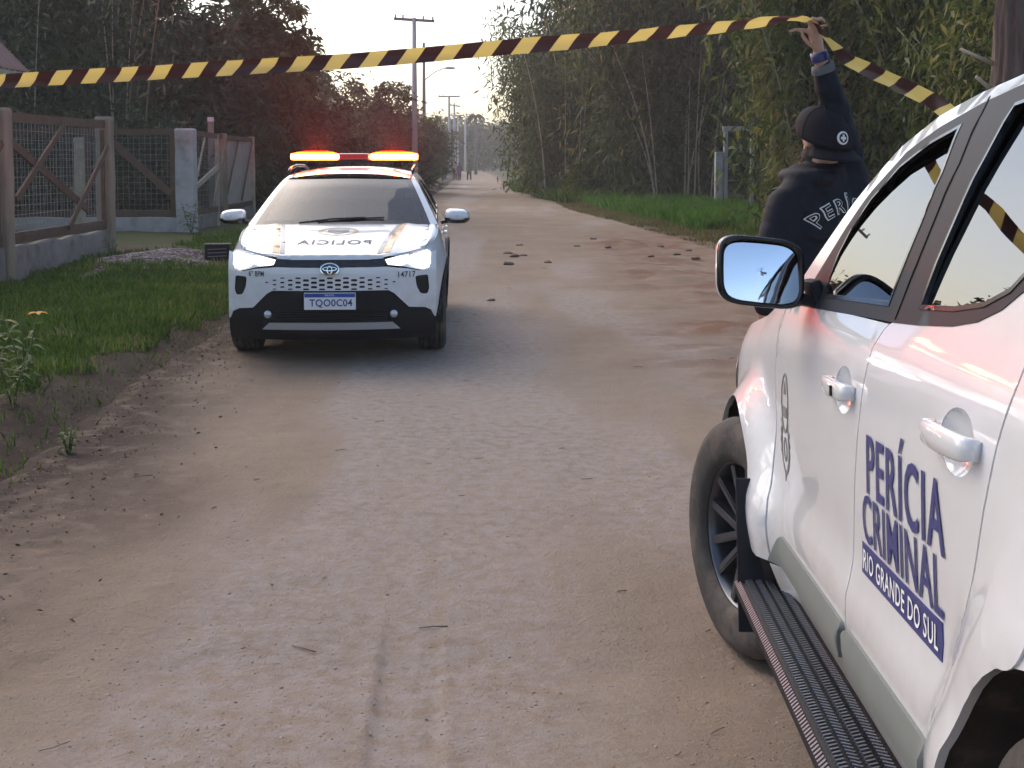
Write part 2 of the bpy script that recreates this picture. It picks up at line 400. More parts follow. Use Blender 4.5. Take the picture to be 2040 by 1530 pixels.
road_mat = soilmat('dirt_road', (.272, .206, .152), (.325, .275, .245), (.060, .040, .031), (.19, .105, .07))
verge_mat = soilmat('verge_soil', (.095, .066, .047), (.2, .17, .12), (.045, .031, .022), (.05, .075, .02))
ground_mat = soilmat('field_ground', (.06, .06, .03), (.2, .17, .12), (.035, .03, .018))

def yrows(y0, y1, px):
    out = [y0]
    while out[-1] < y1:
        y = max(out[-1], 2.6); out.append(out[-1] + min(max(.010, px * y * y / (1.62 * 1205)), .9))
    return np.array(out)
ys = np.concatenate([np.arange(-5, 2.6, .15), yrows(2.6, 60, 1.7), np.arange(61, 262, 2.0)])
tt = np.linspace(0, 1, 425)
Yg = np.repeat(ys[:, None], len(tt), 1); a = XL(ys) - .45; b = XR(ys) + .5; Xg = a[:, None] + (b - a)[:, None] * tt[None]
Zg = road_z(Xg, Yg)
dl = Xg - XL(Yg); dr = XR(Yg) - Xg
Zg = Zg - .09 * sstep(0.0, .4, -dl) - .09 * sstep(.05, .5, -dr)
dark = sstep(1.15, .15, dl + .7 * vnoise(Xg * 1.3, Yg * .9)) * (1 - .55 * sstep(14, 22, Yg)) + .5 * sstep(.5, 0, dr)
pale = np.clip(sstep(.05, .5, fbm(Xg * 1.1 + 9, Yg * .22, 3) + .35 * np.exp(-((Xg + .1 + .04 * Yg) / .55) ** 2)), 0, 1) * .9
pale = np.maximum(pale, sstep(.12, .09, np.abs(Xg - (-.315 - .055 * (Yg - 3.6)))) * sstep(4.2, 3.9, Yg))
extra = np.clip(np.exp(-(((Xg - 2.9) / 1.3) ** 2)) * sstep(7, 10, Yg) * (1 - sstep(25, 32, Yg)) * (.5 + 1.3 * sstep(-.1, .3, fbm(Xg * .8, Yg * 2.2, 3))) * (1 + 1.0 * fbm(Xg * .9, Yg * .9, 3)), 0, 1)
road = tag(sheet('dirt_road', Xg, Yg, Zg, road_mat, {'dark': dark, 'pale': pale, 'extra': extra}), kind='structure')

ys2 = np.concatenate([np.arange(-5, 4, .25), yrows(4, 60, 3.0), np.arange(61, 200, 3.0)])
def verge(name, side):
    t2 = np.concatenate([np.linspace(0, .16, 40), np.linspace(.17, 1, 60)]) if side < 0 else np.linspace(0, 1, 70)
    Y2 = np.repeat(ys2[:, None], len(t2), 1)
    if side < 0: a2 = XL(ys2) + .12; X2 = a2[:, None] - 9.0 * t2[None]; Z2 = left_z(X2, Y2)
    else: a2 = XR(ys2) - .2; X2 = a2[:, None] + 9.0 * t2[None]; Z2 = right_z(X2, Y2)
    Z2 = Z2 - .14 * sstep(.9, 1.0, t2)[None]
    d = np.abs(X2 - a2[:, None])
    dk = sstep(1.5, .3, d) if side < 0 else .2 * np.ones_like(d)
    pl = np.exp(-(((X2 + 5.0) / 1.1) ** 2 + ((Y2 - 17.2) / 1.2) ** 2)) if side < 0 else sstep(1.6, .2, d) * .8
    gr = sstep(.7, 1.4, d) * (1 - (sstep(18.3, 19.3, Y2) * sstep(22.5, 21.5, Y2) * .9 if side < 0 else 0))
    return tag(sheet(name, X2, Y2, Z2, verge_mat, {'dark': dk, 'pale': pl, 'extra': gr}), kind='structure')
verge('left_verge', -1); verge('right_verge', 1)
gy = np.concatenate([[-1400, -300, -80, -20, -5, -1.75], np.linspace(0, 3.75, 4), [6, 20, 60, 120, 300, 900, 1400]]); gx = np.array([-1400, -800, -200, -60, -20, -6, 0, 6, 20, 60, 200, 800, 1400.0])
GX, GY = np.meshgrid(gx, gy); zz = np.zeros_like(GX)
tag(sheet('ground', GX, GY, -.13 + ramp_z(GY) * .98, ground_mat, {'dark': zz, 'pale': zz}), kind='structure')
# ------------------------------------------------------------------ foliage
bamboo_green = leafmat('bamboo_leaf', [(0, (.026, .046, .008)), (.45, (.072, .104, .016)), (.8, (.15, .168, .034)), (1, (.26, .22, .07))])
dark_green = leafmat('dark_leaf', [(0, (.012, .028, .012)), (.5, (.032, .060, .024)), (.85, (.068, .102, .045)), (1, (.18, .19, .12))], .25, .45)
mid_green = leafmat('mid_leaf', [(0, (.020, .036, .012)), (.5, (.046, .070, .022)), (.9, (.088, .105, .038)), (1, (.15, .14, .06))], .3)
deep_green = leafmat('deep_leaf', [(0, (.014, .026, .008)), (.5, (.036, .060, .014)), (.85, (.075, .10, .024)), (1, (.14, .13, .05))])
dry_leaf = leafmat('dry_leaf', [(0, (.10, .075, .03)), (.5, (.19, .15, .07)), (1, (.30, .25, .13))], .3)
grass_mat = leafmat('grass_blade', [(0, (.036, .070, .010)), (.5, (.078, .148, .020)), (.85, (.14, .20, .038)), (1, (.27, .24, .09))], .35, .5)
lush_grass = leafmat('lush_grass_blade', [(0, (.045, .12, .012)), (.6, (.085, .21, .022)), (1, (.16, .27, .05))], .35, .5)
yellow_grass = leafmat('dry_grass_blade', [(0, (.10, .085, .03)), (.6, (.17, .15, .055)), (1, (.25, .21, .09))], .3, .6)
culm_mat = M('bamboo_culm', (.17, .155, .085), .6, var=.35, scale=5, stretch=(1, 1, .3))
pale_culm = M('pale_culm', (.30, .27, .20), .6, var=.3, scale=5)
bark = M('bark', (.10, .072, .058), .95, var=.45, scale=9, bump=1.0, bscale=22, stretch=(2.2, 2.2, .35))
dark_bark = M('dark_bark', (.075, .06, .048), .95, var=.4, scale=7, bump=.6, bscale=25, stretch=(2, 2, .4))

def leaf_quads(P, size, ratio, droop, rng, kink=.25):
    """one folded diamond per point; returns (n*4,3) vertices"""
    n = len(P); az = rng.random(n) * 2 * math.pi; el = rng.normal(-droop, .5, n)
    d = np.stack([np.cos(az) * np.cos(el), np.sin(az) * np.cos(el), np.sin(el)], 1)
    r = rng.normal(size=(n, 3)); w = np.cross(d, r); w /= np.linalg.norm(w, axis=1)[:, None] + 1e-9; nn = np.cross(d, w)
    L = size * (.6 + .8 * rng.random(n))[:, None]; W = L * ratio
    a = P; c = P + d * L - np.array([0, 0, 1]) * L * .12; m = P + d * L * .45 + nn * W * kink
    return np.stack([a, m + w * W * .5, c, m - w * W * .5], 1).reshape(-1, 3)

def blob_points(n, c, r, rng, clumps, spread, hollow=.35):
    """leaf positions in clumps through an uneven ellipsoid crown"""
    u = rng.normal(size=(clumps, 3)); u /= np.linalg.norm(u, axis=1)[:, None]
    rad = (hollow + (1 - hollow) * rng.random(clumps) ** .6) * (1 + .22 * rng.normal(size=clumps))
    C = np.asarray(c) + u * rad[:, None] * np.asarray(r); k = rng.integers(0, clumps, n); sz = spread * (.5 + rng.random(clumps))
    P = C[k] + rng.normal(size=(n, 3)) * sz[k][:, None] * np.array([1, 1, .75]); tone = rng.random(clumps)[k]
    return P, tone

def tree(name, label, x, y, h, r, mat, rng, n=9000, leaf=.22, ratio=.32, base=.25, lean=(0, 0), cat='tree', group=None, trunk_r=.11, barkm=None, clumps=90, low=False):
    t = empty(name, (x, y, gz(x, y) - .08)); tag(t, label, cat, group)
    mb = MB(); top = Vector((lean[0], lean[1], h * .86))
    stem = [Vector((0, 0, 0)) + top * s + Vector((rng.normal() * .05 * s, rng.normal() * .05 * s, 0)) for s in (0, .2, .4, .6, .8, 1)]
    mb.tube(stem, [trunk_r * q for q in (1.25, 1, .8, .6, .38, .12)], 8)
    for _ in range(11):
        s = .25 + .6 * rng.random(); p = top * s; a = rng.random() * 6.28; L = r * (.5 + .5 * rng.random()) * (1.15 - .5 * s)
        q = p + Vector((math.cos(a) * L, math.sin(a) * L, L * (.3 + .6 * rng.random()))); mb.tube([p, (p + q) / 2 + Vector((0, 0, .1)), q], [trunk_r * .42 * (1.2 - s), trunk_r * .25, .012], 5)
    mb.build('trunk', barkm or dark_bark, t)
    cz = h * (base + 1) / 2; P, tone = blob_points(n, (lean[0] * .6, lean[1] * .6, cz), (r, r, h * (1 - base) / 2), rng, clumps, r * .17)
    if low:                                             # skirts of leaves down to the ground
        Q, t2 = blob_points(n // 2, (0, 0, h * .22), (r * .95, r * .95, h * .24), rng, clumps // 2, r * .2, .5); P = np.concatenate([P, Q]); tone = np.concatenate([tone, t2])
    k = P[:, 2] > .05; P, tone = P[k], tone[k]
    V = leaf_quads(P, leaf, ratio, .35, rng)
    fastmesh('crown', V, 4, mat, t, rnd=np.clip(tone * .6 + rng.random(len(P)) * .4, 0, 1)); return t

def culm_mesh(h, bend, r, rng):
    mb = MB(); pts = []; rad = []
    for i in range(13):
        s = i / 12; pts.append((bend * s * s * h, 0, h * s * (1 - .12 * abs(bend) * s * s))); rad.append(r * (1 - .75 * s))
    mb.tube(pts, rad, 6)
    for i in range(1, 12): p = Vector(pts[i]); mb.ellipsoid(p, (rad[i] * 1.25, rad[i] * 1.25, rad[i] * .45), 6, 3)
    me = mb.build('culm', None).data; o = [o_ for o_ in COL.objects if o_.data is me][0]; bpy.data.objects.remove(o); return me
_cr = np.random.default_rng(5)
CULMS = [culm_mesh(h, b_, r_, _cr) for h, b_, r_ in ((8.5, .10, .035), (9.5, .22, .04), (7.5, .34, .03), (6.0, .05, .026), (10.0, .16, .042))]
CULMS_PALE = []
for me in CULMS: me.materials.append(culm_mat); c_ = me.copy(); c_.materials.clear(); c_.materials.append(pale_culm); CULMS_PALE.append(c_)

def bamboo(label, x, y, h, r, rng, nc=16, n=11000, mat=None, leaf=.24, cat='bamboo', group=None, lowleaf=.5, spread=.8, pale=.2, name='bamboo_clump', kinds=(0, 1, 2, 3, 4), tilt=3.5):
    t = empty(name, (x, y, gz(x, y) - .06)); tag(t, label, cat, group); tips = []
    for i in range(nc):
        k = int(kinds[int(rng.integers(0, len(kinds)))]); me = (CULMS_PALE if rng.random() < pale else CULMS)[k]
        o = link('culm', me, t); a = rng.random() * 6.28; q = r * spread * math.sqrt(rng.random()) * .6
        hk = [8.5, 9.5, 7.5, 6.0, 10.0][k]; s = h / hk * (.75 + .35 * rng.random()); az = a + rng.normal() * .5
        o.location = (math.cos(a) * q, math.sin(a) * q, 0); o.rotation_euler = (0, R((rng.normal() + .85) * tilt), az); o.scale = (1, 1, s); tips.append((o.location.copy(), az, s * hk, [.10, .22, .34, .05, .16][k]))
    m = n // nc; P = []; T = []
    for loc, az, hh, bd in tips:
        s = rng.random(m) ** .75; s = lowleaf * .25 + (1 - lowleaf * .25) * s; tone = .25 + .5 * rng.random()
        bx = bd * s * s * hh; base = np.stack([loc.x + np.cos(az) * bx, loc.y + np.sin(az) * bx, s * hh], 1)
        kk = rng.integers(0, 26, m); off = rng.normal(size=(26, 3)) * np.array([1, 1, .7]) * r * .42; base = base + off[kk] + rng.normal(size=(m, 3)) * r * .13
        P.append(base); T.append(np.clip(tone + .25 * rng.normal(size=26)[kk] + .15 * rng.normal(size=m), 0, 1))
    P = np.concatenate(P); T = np.concatenate(T); k = P[:, 2] > .1; P, T = P[k], T[k]
    fastmesh('crown', leaf_quads(P, leaf, .24, .7, rng), 4, mat or bamboo_green, t, rnd=T); return t

def blades(name, label, n, area, zf, mat, rng, h=(.06, .16), w=.006, cat='grass', keep=None):
    X, Y = area(rng, n)
    if keep is not None: k = keep(X, Y); X, Y = X[k], Y[k]
    n = len(X); Z = zf(X, Y) - .01; a = rng.random(n) * 6.28; hh = h[0] + (h[1] - h[0]) * rng.random(n) ** 1.6; hh *= 1 + .5 * fbm(X * 1.1, Y * 1.1, 2)
    ww = w * (1 + Y * .035); lean = rng.normal(0, .35, n) * hh; lx, ly = np.cos(a), np.sin(a); b2 = rng.random(n) * 6.28
    c = np.stack([X, Y, Z], 1); s = np.stack([-ly * ww, lx * ww, np.zeros(n)], 1); m = c + np.stack([lx * lean * .35, ly * lean * .35, hh * .6], 1); t = c + np.stack([lx * lean + .02 * np.cos(b2), ly * lean + .02 * np.sin(b2), hh], 1)
    V = np.stack([c - s, c + s, m + s * .7, t, m - s * .7], 1).reshape(-1, 3)
    tone = np.clip(.5 + .5 * fbm(X * 1.5 + 7, Y * 1.5, 3) + .22 * rng.normal(size=n), 0, 1)
    return tag(fastmesh(name, V, 5, mat, rnd=tone), label, cat, kind='stuff')
# ------------------------------------------------------------------ shared vehicle pieces
def wheel(parent, pos, Rt, Rr, wd, s, steer=0.0, nsp=6, spoke_mat=None, twin=True):
    """s=+1: outer face towards +y.  part wheel (rim) > tyre"""
    rot = Matrix.Rotation(steer, 4, 'Z'); mb = MB(); o0 = s * wd / 2
    mb.lathe([(Rr * .97, -s * wd * .42), (Rr * .93, -s * wd * .1), (Rr * .93, s * wd * .30), (Rr * .985, s * wd * .40), (Rr * 1.02, s * wd * .44), (Rr * 1.0, s * wd * .40)], 40)
    mb.lathe([(.001, s * wd * .30), (.03, s * wd * .30), (.045, s * wd * .26), (.075, s * wd * .20), (.08, s * wd * .05)], 20)
    for k in range(nsp):
        a0 = 2 * math.pi * k / nsp
        for da in ((-.15, .15) if twin else (0,)):
            a = a0 + da; b = a0 + da * 1.9
            p = Vector((math.cos(a) * .05, s * wd * .24, math.sin(a) * .05)); q = Vector((math.cos(b) * Rr * .96, s * wd * .33, math.sin(b) * Rr * .96))
            mb.bar(p, q, .028, .035, (0, 1, 0))
            mb.bar(p + Vector((0, s * .018, 0)), q + Vector((0, s * .012, 0)), .014, .012, (0, 1, 0))
    for k in range(6):
        a = 2 * math.pi * k / 6; mb.ellipsoid((math.cos(a) * .055, s * wd * .27, math.sin(a) * .055), (.010, .012, .010), 8, 4)
    r = mb.build('wheel', spoke_mat or alloy, parent); r.matrix_local = Matrix.Translation(pos) @ rot
    d = MB(); d.lathe([(.001, 0), (Rr * .82, 0), (Rr * .82, -s * .02), (.001, -s * .02)], 32); d.build('brake_disc', M('brake_disc', (.10, .09, .08), .5, .6), r)
    t = MB(); prof = [(Rr * .96, -s * wd * .44), (Rr * 1.08, -s * wd * .50), (Rt * .86, -s * wd * .53), (Rt * .955, -s * wd * .47)]
    for g in (-.30, -.10, .10, .30): prof += [(Rt * .997, s * wd * (g - .075)), (Rt * .968, s * wd * (g - .06)), (Rt * .968, s * wd * (g - .045)), (Rt, s * wd * (g - .03)), (Rt, s * wd * (g + .05))]
    prof += [(Rt * .955, s * wd * .47), (Rt * .86, s * wd * .53), (Rr * 1.15, s * wd * .515), (Rr * 1.06, s * wd * .49), (Rr * 1.0, s * wd * .43)]
    t.lathe(prof, 64)
    t.build('tyre', rubber, r); return r

def gridpatch(name, f, nu, nv, mat, parent, u=(-1, 1), v=(0, 1)):
    U = np.linspace(*u, nu); W = np.linspace(*v, nv); V = [f(a, b) for b in W for a in U]
    F = [(j * nu + i, j * nu + i + 1, (j + 1) * nu + i + 1, (j + 1) * nu + i) for j in range(nv - 1) for i in range(nu - 1)]
    return mesh(name, V, F, mat, parent, True)
def strip2(poly, w):
    """thin closed outline strip of width w along an open polyline"""
    P = np.array(poly, float); t = np.gradient(P, axis=0); t /= np.linalg.norm(t, axis=1)[:, None]; n = np.stack([-t[:, 1], t[:, 0]], 1) * w / 2
    return [tuple(p) for p in P + n] + [tuple(p) for p in (P - n)[::-1]]
def ring2(c, ra, rb, n=40): return [(c[0] + ra * math.cos(2 * math.pi * k / n), c[1] + rb * math.sin(2 * math.pi * k / n)) for k in range(n)]

# ------------------------------------------------------------------ white forensic vehicle (right)
TF = Vector((.05822943, .99556449, -.07389647)); TL = Vector((-.9982939, .05838907, 0)); TU = TF.cross(TL)
TO = Vector((1.72999546, 3.83636261, .004))
TM = Matrix(((TF.x, TL.x, TU.x, TO.x), (TF.y, TL.y, TU.y, TO.y), (TF.z, TL.z, TU.z, TO.z), (0, 0, 0, 1)))
truck = tag(empty('utility_vehicle', mat=TM), 'white forensic service vehicle with blue lettering, closest to the camera at right', 'car')
ZK = [.34, .44, .53, .60, .645, .70, .80, .95, 1.05, 1.12, 1.19, 1.30, 1.45, 1.58, 1.66, 1.72]
YK = [.90, .928, .943, .943, .929, .926, .930, .932, .926, .914, .888, .848, .785, .715, .655, .56]
_zf = np.linspace(.30, 1.74, 289); _yf = np.interp(_zf, ZK, YK)
for _ in range(10): _yf[1:-1] = (_yf[:-2] + 2 * _yf[1:-1] + _yf[2:]) / 4
def TZ(x): return float(np.interp(x, [-.45, -.2, 0, .5, .95], [1.19, 1.15, 1.11, 1.045, .93]))
RAX = -2.66
def TS(x, z):
    zt = TZ(x) if x > -.45 else 1.19
    if zt < 1.19 and z > .6: z = .6 + (z - .6) * .59 / (zt - .6)
    y = float(np.interp(z, _zf, _yf))
    if x > .3: y -= .10 * ((x - .3) / .65) ** 2
    if x < -2.9: y -= .05 * ((-2.9 - x) / .85) ** 2
    for xc, am in ((0, .075), (RAX, .05)):
        r = math.hypot((x - xc) * .95, z - .39); t = min(1, max(0, (.62 - r) / .17)); y += am * t * t * (3 - 2 * t)
    return y
RAIL = [(-.40, 1.165), (-.49, 1.228), (-.58, 1.29), (-.72, 1.395), (-.86, 1.50), (-1.0, 1.585), (-1.17, 1.64), (-1.4, 1.668), (-1.8, 1.685), (-2.4, 1.69), (-3.0, 1.675), (-3.3, 1.65)]
BLK = [(-.655, 1.205), (-.76, 1.297), (-.84, 1.385), (-.95, 1.478), (-1.10, 1.562), (-1.28, 1.605), (-1.50, 1.630), (-1.8, 1.645), (-2.4, 1.648), (-3.0, 1.63), (-3.2, 1.60), (-3.38, 1.42), (-3.38, 1.36)]
BELT = [(-2.45, 1.345), (-2.24, 1.262), (-2.186, 1.235), (-2.10, 1.212), (-1.987, 1.198), (-1.79, 1.188), (-1.62, 1.183), (-1.27, 1.18), (-.655, 1.172)]
GF = [(-.905, 1.206), (-.888, 1.255), (-.888, 1.315), (-.912, 1.377), (-.995, 1.455), (-1.12, 1.53), (-1.29, 1.572), (-1.468, 1.592), (-1.538, 1.482), (-1.556, 1.384), (-1.56, 1.282), (-1.557, 1.212)]
GR = [(-1.767, 1.216), (-1.766, 1.30), (-1.768, 1.42), (-1.768, 1.50), (-1.762, 1.60), (-2.38, 1.608), (-2.44, 1.50), (-2.38, 1.38), (-2.26, 1.305), (-2.20, 1.262), (-2.11, 1.236), (-1.97, 1.222)]
GQ = [(-2.60, 1.385), (-2.56, 1.60), (-3.02, 1.592), (-3.14, 1.56), (-3.28, 1.40)]
GAPA = [(-.565, .44), (-.54, .58), (-.485, .72), (-.445, .85), (-.42, 1.0), (-.405, 1.155)]
GAPB = [(-1.435, .44), (-1.435, .56), (-1.44, .70), (-1.47, .85), (-1.505, .965), (-1.525, 1.06), (-1.54, 1.125), (-1.575, 1.165), (-1.60, 1.178)]
GAPC = [(-2.06, .44), (-2.10, .55), (-2.16, .66), (-2.205, .77), (-2.243, .86), (-2.285, .956), (-2.32, 1.05), (-2.347, 1.13), (-2.352, 1.19), (-2.345, 1.29)]
G = .0035
for s in (1, -1):
    fm = lambda x, z, o, s=s: (x, s * (TS(x, z) + o), z)
    arc = lambda xc, r, a0, a1: [(xc + r * math.cos(R(a)), .39 + r * math.sin(R(a))) for a in np.linspace(a0, a1, 24)]
    shift = lambda L, d: [(x + d, z) for x, z in L]
    top = [(x, TZ(x)) for x in (-.403, -.2, 0, .25, .5, .75, .92)]
    fend = shift(GAPA, G) + top[1:] + [(.93, .62), (.60, .56)] + arc(0, .452, 22, 172) + [(-.50, .44)]
    panel('fender', fend, fm, paint, truck, step=.035)
    cup1 = ring2((-1.345, 1.018), .085, .052, 28); cup2 = ring2((-2.145, 1.03), .085, .052, 28)
    fd = shift(GAPA, -G) + [(-.655, 1.171)] + [(-1.27, 1.179)] + shift(GAPB, G)[::-1]
    d1 = panel('front_door', fd, fm, paint, truck, holes=[cup1], step=.04)
    rd = shift(GAPB, -G) + [p for p in BELT[::-1] if p[0] < -1.61 and p[0] > -2.30] + shift(GAPC, G)[::-1]
    d2 = panel('rear_door', rd, fm, paint, truck, holes=[cup2], step=.04)
    quarter = shift(GAPC, -G) + [(-2.45, 1.345), (-3.38, 1.355), (-3.62, 1.20), (-3.72, .95), (-3.75, .55), (-3.5, .48)] + arc(RAX, .445, 172, 8) + [(-2.19, .44)]
    panel('quarter_panel', quarter, fm, paint, truck, step=.05)
    panel('rocker', [(-.57, .352), (-.55, .433), (-2.06, .433), (-2.10, .352)], fm, paint, truck, step=.05, off=-.004)
    panel('roof_rail', RAIL + [(-3.44, 1.58), (-3.62, 1.205), (-3.385, 1.36)] + BLK[-2::-1][0:0] + BLK[::-1][1:] + [(-.655, 1.175)], fm, paint, truck, step=.04)
    sur = BLK + BELT
    ws = panel('window_surround', sur, fm, satin_black, truck, holes=[GF, GR, GQ], step=.04, off=.002, rim=.04)
    for gl, kx, kz in ((GF, .022, .045), (GR, -.004, .03), (GQ, 0, .03)): panel('window', gl, lambda x, z, o, s=s, kx=kx, kz=kz, x0=sum(q[0] for q in gl) / len(gl): (x, s * (TS(x, z) + o + kx * (x - x0) - kz * (z - 1.27)), z), film_glass, ws, step=.04, off=-.006, rim=0)
    panel('pillar_gap', strip2([(-1.637, 1.19), (-1.645, 1.30), (-1.638, 1.40), (-1.625, 1.496), (-1.57, 1.60), (-1.53, 1.64)], .005), fm, gap_dark, ws, step=.04, off=.0045, rim=.002)
    seal = dens(GR, .03); panel('window_seal', GF, fm, gloss_black, ws, holes=[[((x + 1.23) * .965 - 1.23, (z - 1.39) * .95 + 1.39) for x, z in GF]], step=.04, off=.004, rim=.01)
    panel('window_seal', GR, fm, gloss_black, ws, holes=[[((x + 2.05) * .96 - 2.05, (z - 1.42) * .955 + 1.42) for x, z in GR]], step=.04, off=.004, rim=.01)
    panel('inner_shell', GAPA[:1] + [(-.5, 1.15), (-.66, 1.18)] + BELT[::-1][1:] + [(-3.4, 1.3), (-3.6, 1.15), (-3.7, .6)] + arc(RAX, .46, 172, 8) + [(-2.1, .40)], fm, gap_dark, truck, step=.08, off=-.022, rim=0)
    for dd, x0, x1 in ((d1, -.575, -1.425), (d2, -1.452, -2.075)):
        e0 = .05 if x0 > -1 else .0
        panel('side_moulding', rounded([(x0 - .0, .446), (x0 - e0, .522), (x0 - e0 - .02, .531), (x1 + .012, .531), (x1, .52), (x1 + (.03 if x0 > -1 else 0), .446)], .008), lambda x, z, o, s=s: (x, s * (TS(x, z) + o - max(0, z - .508) * .55), z), grey_trim, dd, step=.03, off=.020, rim=.02)
    for dd, cx, cz, key in ((d1, -1.345, 1.018, True), (d2, -2.145, 1.03, False)):
        def cupm(x, z, o, cx=cx, cz=cz, s=s):
            q = min(1, ((x - cx) / .085) ** 2 + ((z - cz) / .052) ** 2); return (x, s * (TS(x, z) + o - .022 * (1 - q) ** .8), z)
        panel('handle_cup', ring2((cx, cz), .085, .052, 28), cupm, paint, dd, step=.012, rim=0, off=-.001)
        hb = MB(); y0 = TS(cx, cz); tilt = Matrix.Rotation(-s * .0, 3, 'Z')
        prof = []
        for k in range(15):
            t = k / 14; x = cx + .115 - .23 * t; b = math.sin(math.pi * t) ** .35; prof.append((x, y0 + .008 + .018 * b, .021 * (.75 + .25 * b)))
        V = []; F = []
        for x, y, hz in prof:
            for a in range(10):
                w = 2 * math.pi * a / 10; cy_, sz_ = math.cos(w), math.sin(w); cy_ = math.copysign(abs(cy_) ** .6, cy_); sz_ = math.copysign(abs(sz_) ** .5, sz_)
                V.append((x, s * (y + .011 * cy_), cz + .004 + hz * sz_))
        for i in range(14):
            for a in range(10): F.append((i * 10 + a, i * 10 + (a + 1) % 10, (i + 1) * 10 + (a + 1) % 10, (i + 1) * 10 + a))
        F += [tuple(range(10)), tuple(140 + a for a in range(10))]
        hb.add(V, F, True); hb.build('handle', paint, dd)
        if key and s > 0:
            kb = MB(); kb.box((cx - .045, y0 + .0375, cz + .003), (.010, .004, .022)); kb.build('keyhole', gap_dark, dd)
    # fuel flap outline, wheel arch liners, mud flap
    if s > 0:
        panel('fuel_flap', ring2((-2.475, .895), .115, .095, 40), fm, paint, truck, step=.03, off=.003, rim=.004)
    for xc, rr in ((0, .47), (RAX, .462)):
        V = []; F = []; ang = np.linspace(-14, 194, 30)
        for a in ang:
            for yy in (.52, .66, .80, .915):
                bump = .012 * math.sin(a * .35 + yy * 23)
                V.append((xc + (rr + bump) * math.cos(R(a)), s * (yy if yy < .9 else TS(xc + rr * math.cos(R(a)), .39 + rr * math.sin(R(a))) - .016), .39 + (rr + bump) * math.sin(R(a))))
        for i in range(29):
            for j in range(3): F.append((i * 4 + j, i * 4 + j + 1, (i + 1) * 4 + j + 1, (i + 1) * 4 + j))
        F.append(tuple(i * 4 for i in range(30))); mesh('wheel_liner', V, F, liner_mat, truck, True)
    mf = MB(); mf.box((-.445, s * .915, .43), (.012, .26, .44), Matrix.Rotation(R(10), 3, 'Y'), .004); mf.build('mud_flap', satin_black, truck)
    wheel(truck, (0, s * .885, .3875), .3875, .238, .265, s, R(18))
    wheel(truck, (RAX, s * .82, .3875), .3875, .238, .265, s, 0)
    # running board
    rb = MB(); prof = [(.885, .330), (.90, .352), (1.015, .356), (1.036, .352), (1.048, .340), (1.050, .322), (1.040, .305), (1.0, .298), (.885, .300)]
    xs_ = np.concatenate([[-.425, -.432], np.linspace(-.45, -2.06, 60), [-2.08]]); V = []; F = []
    for i, x in enumerate(xs_):
        kx = .96 if i in (0, len(xs_) - 1) else 1.0
        for y, z in prof: V.append((x, s * (.885 + (y - .885) * (kx if i else .93)), z))
    n_ = len(prof)
    for i in range(len(xs_) - 1):
        for j in range(n_): F.append((i * n_ + j, i * n_ + (j + 1) % n_, (i + 1) * n_ + (j + 1) % n_, (i + 1) * n_ + j))
    F += [tuple(range(n_)), tuple((len(xs_) - 1) * n_ + j for j in range(n_))]
    rb.add(V, F, True); rbo = rb.build('running_board', black_plastic, truck)
    td = MB()
    for i in range(96):
        x = -.445 - i * .0168
        for j, yy in enumerate((.925, .955, .985, 1.013)):
            td.box((x + (.0084 if j % 2 else 0), s * yy, .3585), (.006, .021, .006), Matrix.Rotation(s * (.5 if j % 2 else -.5), 3, 'Z'))
        td.box((x, s * 1.041, .3475), (.009, .018, .010), Matrix.Rotation(s * -.75, 3, 'X'))
    tag(td.build('tread_pattern', M('board_tread', (.085, .09, .105), .45, var=.1), rbo), kind='stuff')
    # mirror
    hm = MB(); cx, cy, cz = -.79, 1.035, 1.268; V = []; F = []
    secs = [(-.055, 1.0, 1.0), (-.045, 1.04, 1.05), (0, 1.05, 1.06), (.05, .98, .97), (.085, .8, .78), (.105, .45, .45), (.108, .05, .05)]
    def se(w, a, b, e=.45): c, d = math.cos(w), math.sin(w); return math.copysign(abs(c) ** e, c) * a, math.copysign(abs(d) ** e, d) * b
    for dx, ky, kz in secs:
        for k in range(32):
            a, b = se(2 * math.pi * k / 32, .108 * ky, .088 * kz); b += .010 * a / .1 ; V.append((cx + dx, s * (cy + a), cz + b))
    for i in range(len(secs) - 1):
        for k in range(32): F.append((i * 32 + k, i * 32 + (k + 1) % 32, (i + 1) * 32 + (k + 1) % 32, (i + 1) * 32 + k))
    hm.add(V, F, True); mo = hm.build('side_mirror', paint, truck)
    rim_ = MB(); V = []; F = []
    for dx, k1 in ((-.040, 1.055), (-.064, 1.03), (-.066, .95), (-.058, .90)):
        for k in range(32):
            a, b = se(2 * math.pi * k / 32, .108 * k1, .088 * k1); b += .010 * a / .1; V.append((cx + dx, s * (cy + a), cz + b))
    for i in range(3):
        for k in range(32): F.append((i * 32 + k, i * 32 + (k + 1) % 32, (i + 1) * 32 + (k + 1) % 32, (i + 1) * 32 + k))
    rim_.add(V, F, True); rim_.build('mirror_rim', gloss_black, mo)
    V = []; F = []; NQ = 8
    for q in np.linspace(.02, 1.0, NQ):
        for k in range(32):
            a, b = se(2 * math.pi * k / 32, .108 * .91 * q, .088 * .91 * q); b += .010 * a / .1
            V.append((cx - .0585 + .9 * (a * a + b * b) * .5, s * (cy + a), cz + b))
    for r_ in range(NQ - 1):
        for k in range(32): F.append((r_ * 32 + k, r_ * 32 + (k + 1) % 32, (r_ + 1) * 32 + (k + 1) % 32, (r_ + 1) * 32 + k))
    F.append(tuple(range(32)))
    g = mesh('mirror_glass', V, F, mirror_glass, mo, True)
    # the glass sits tilted in its housing, aimed up and outward
    pv = Vector((cx - .055, s * cy, cz)); g.matrix_local = Matrix.Translation(pv) @ Matrix.Rotation(R(7.0), 4, 'Y') @ Matrix.Rotation(s * R(-1), 4, 'Z') @ Matrix.Translation(-pv)
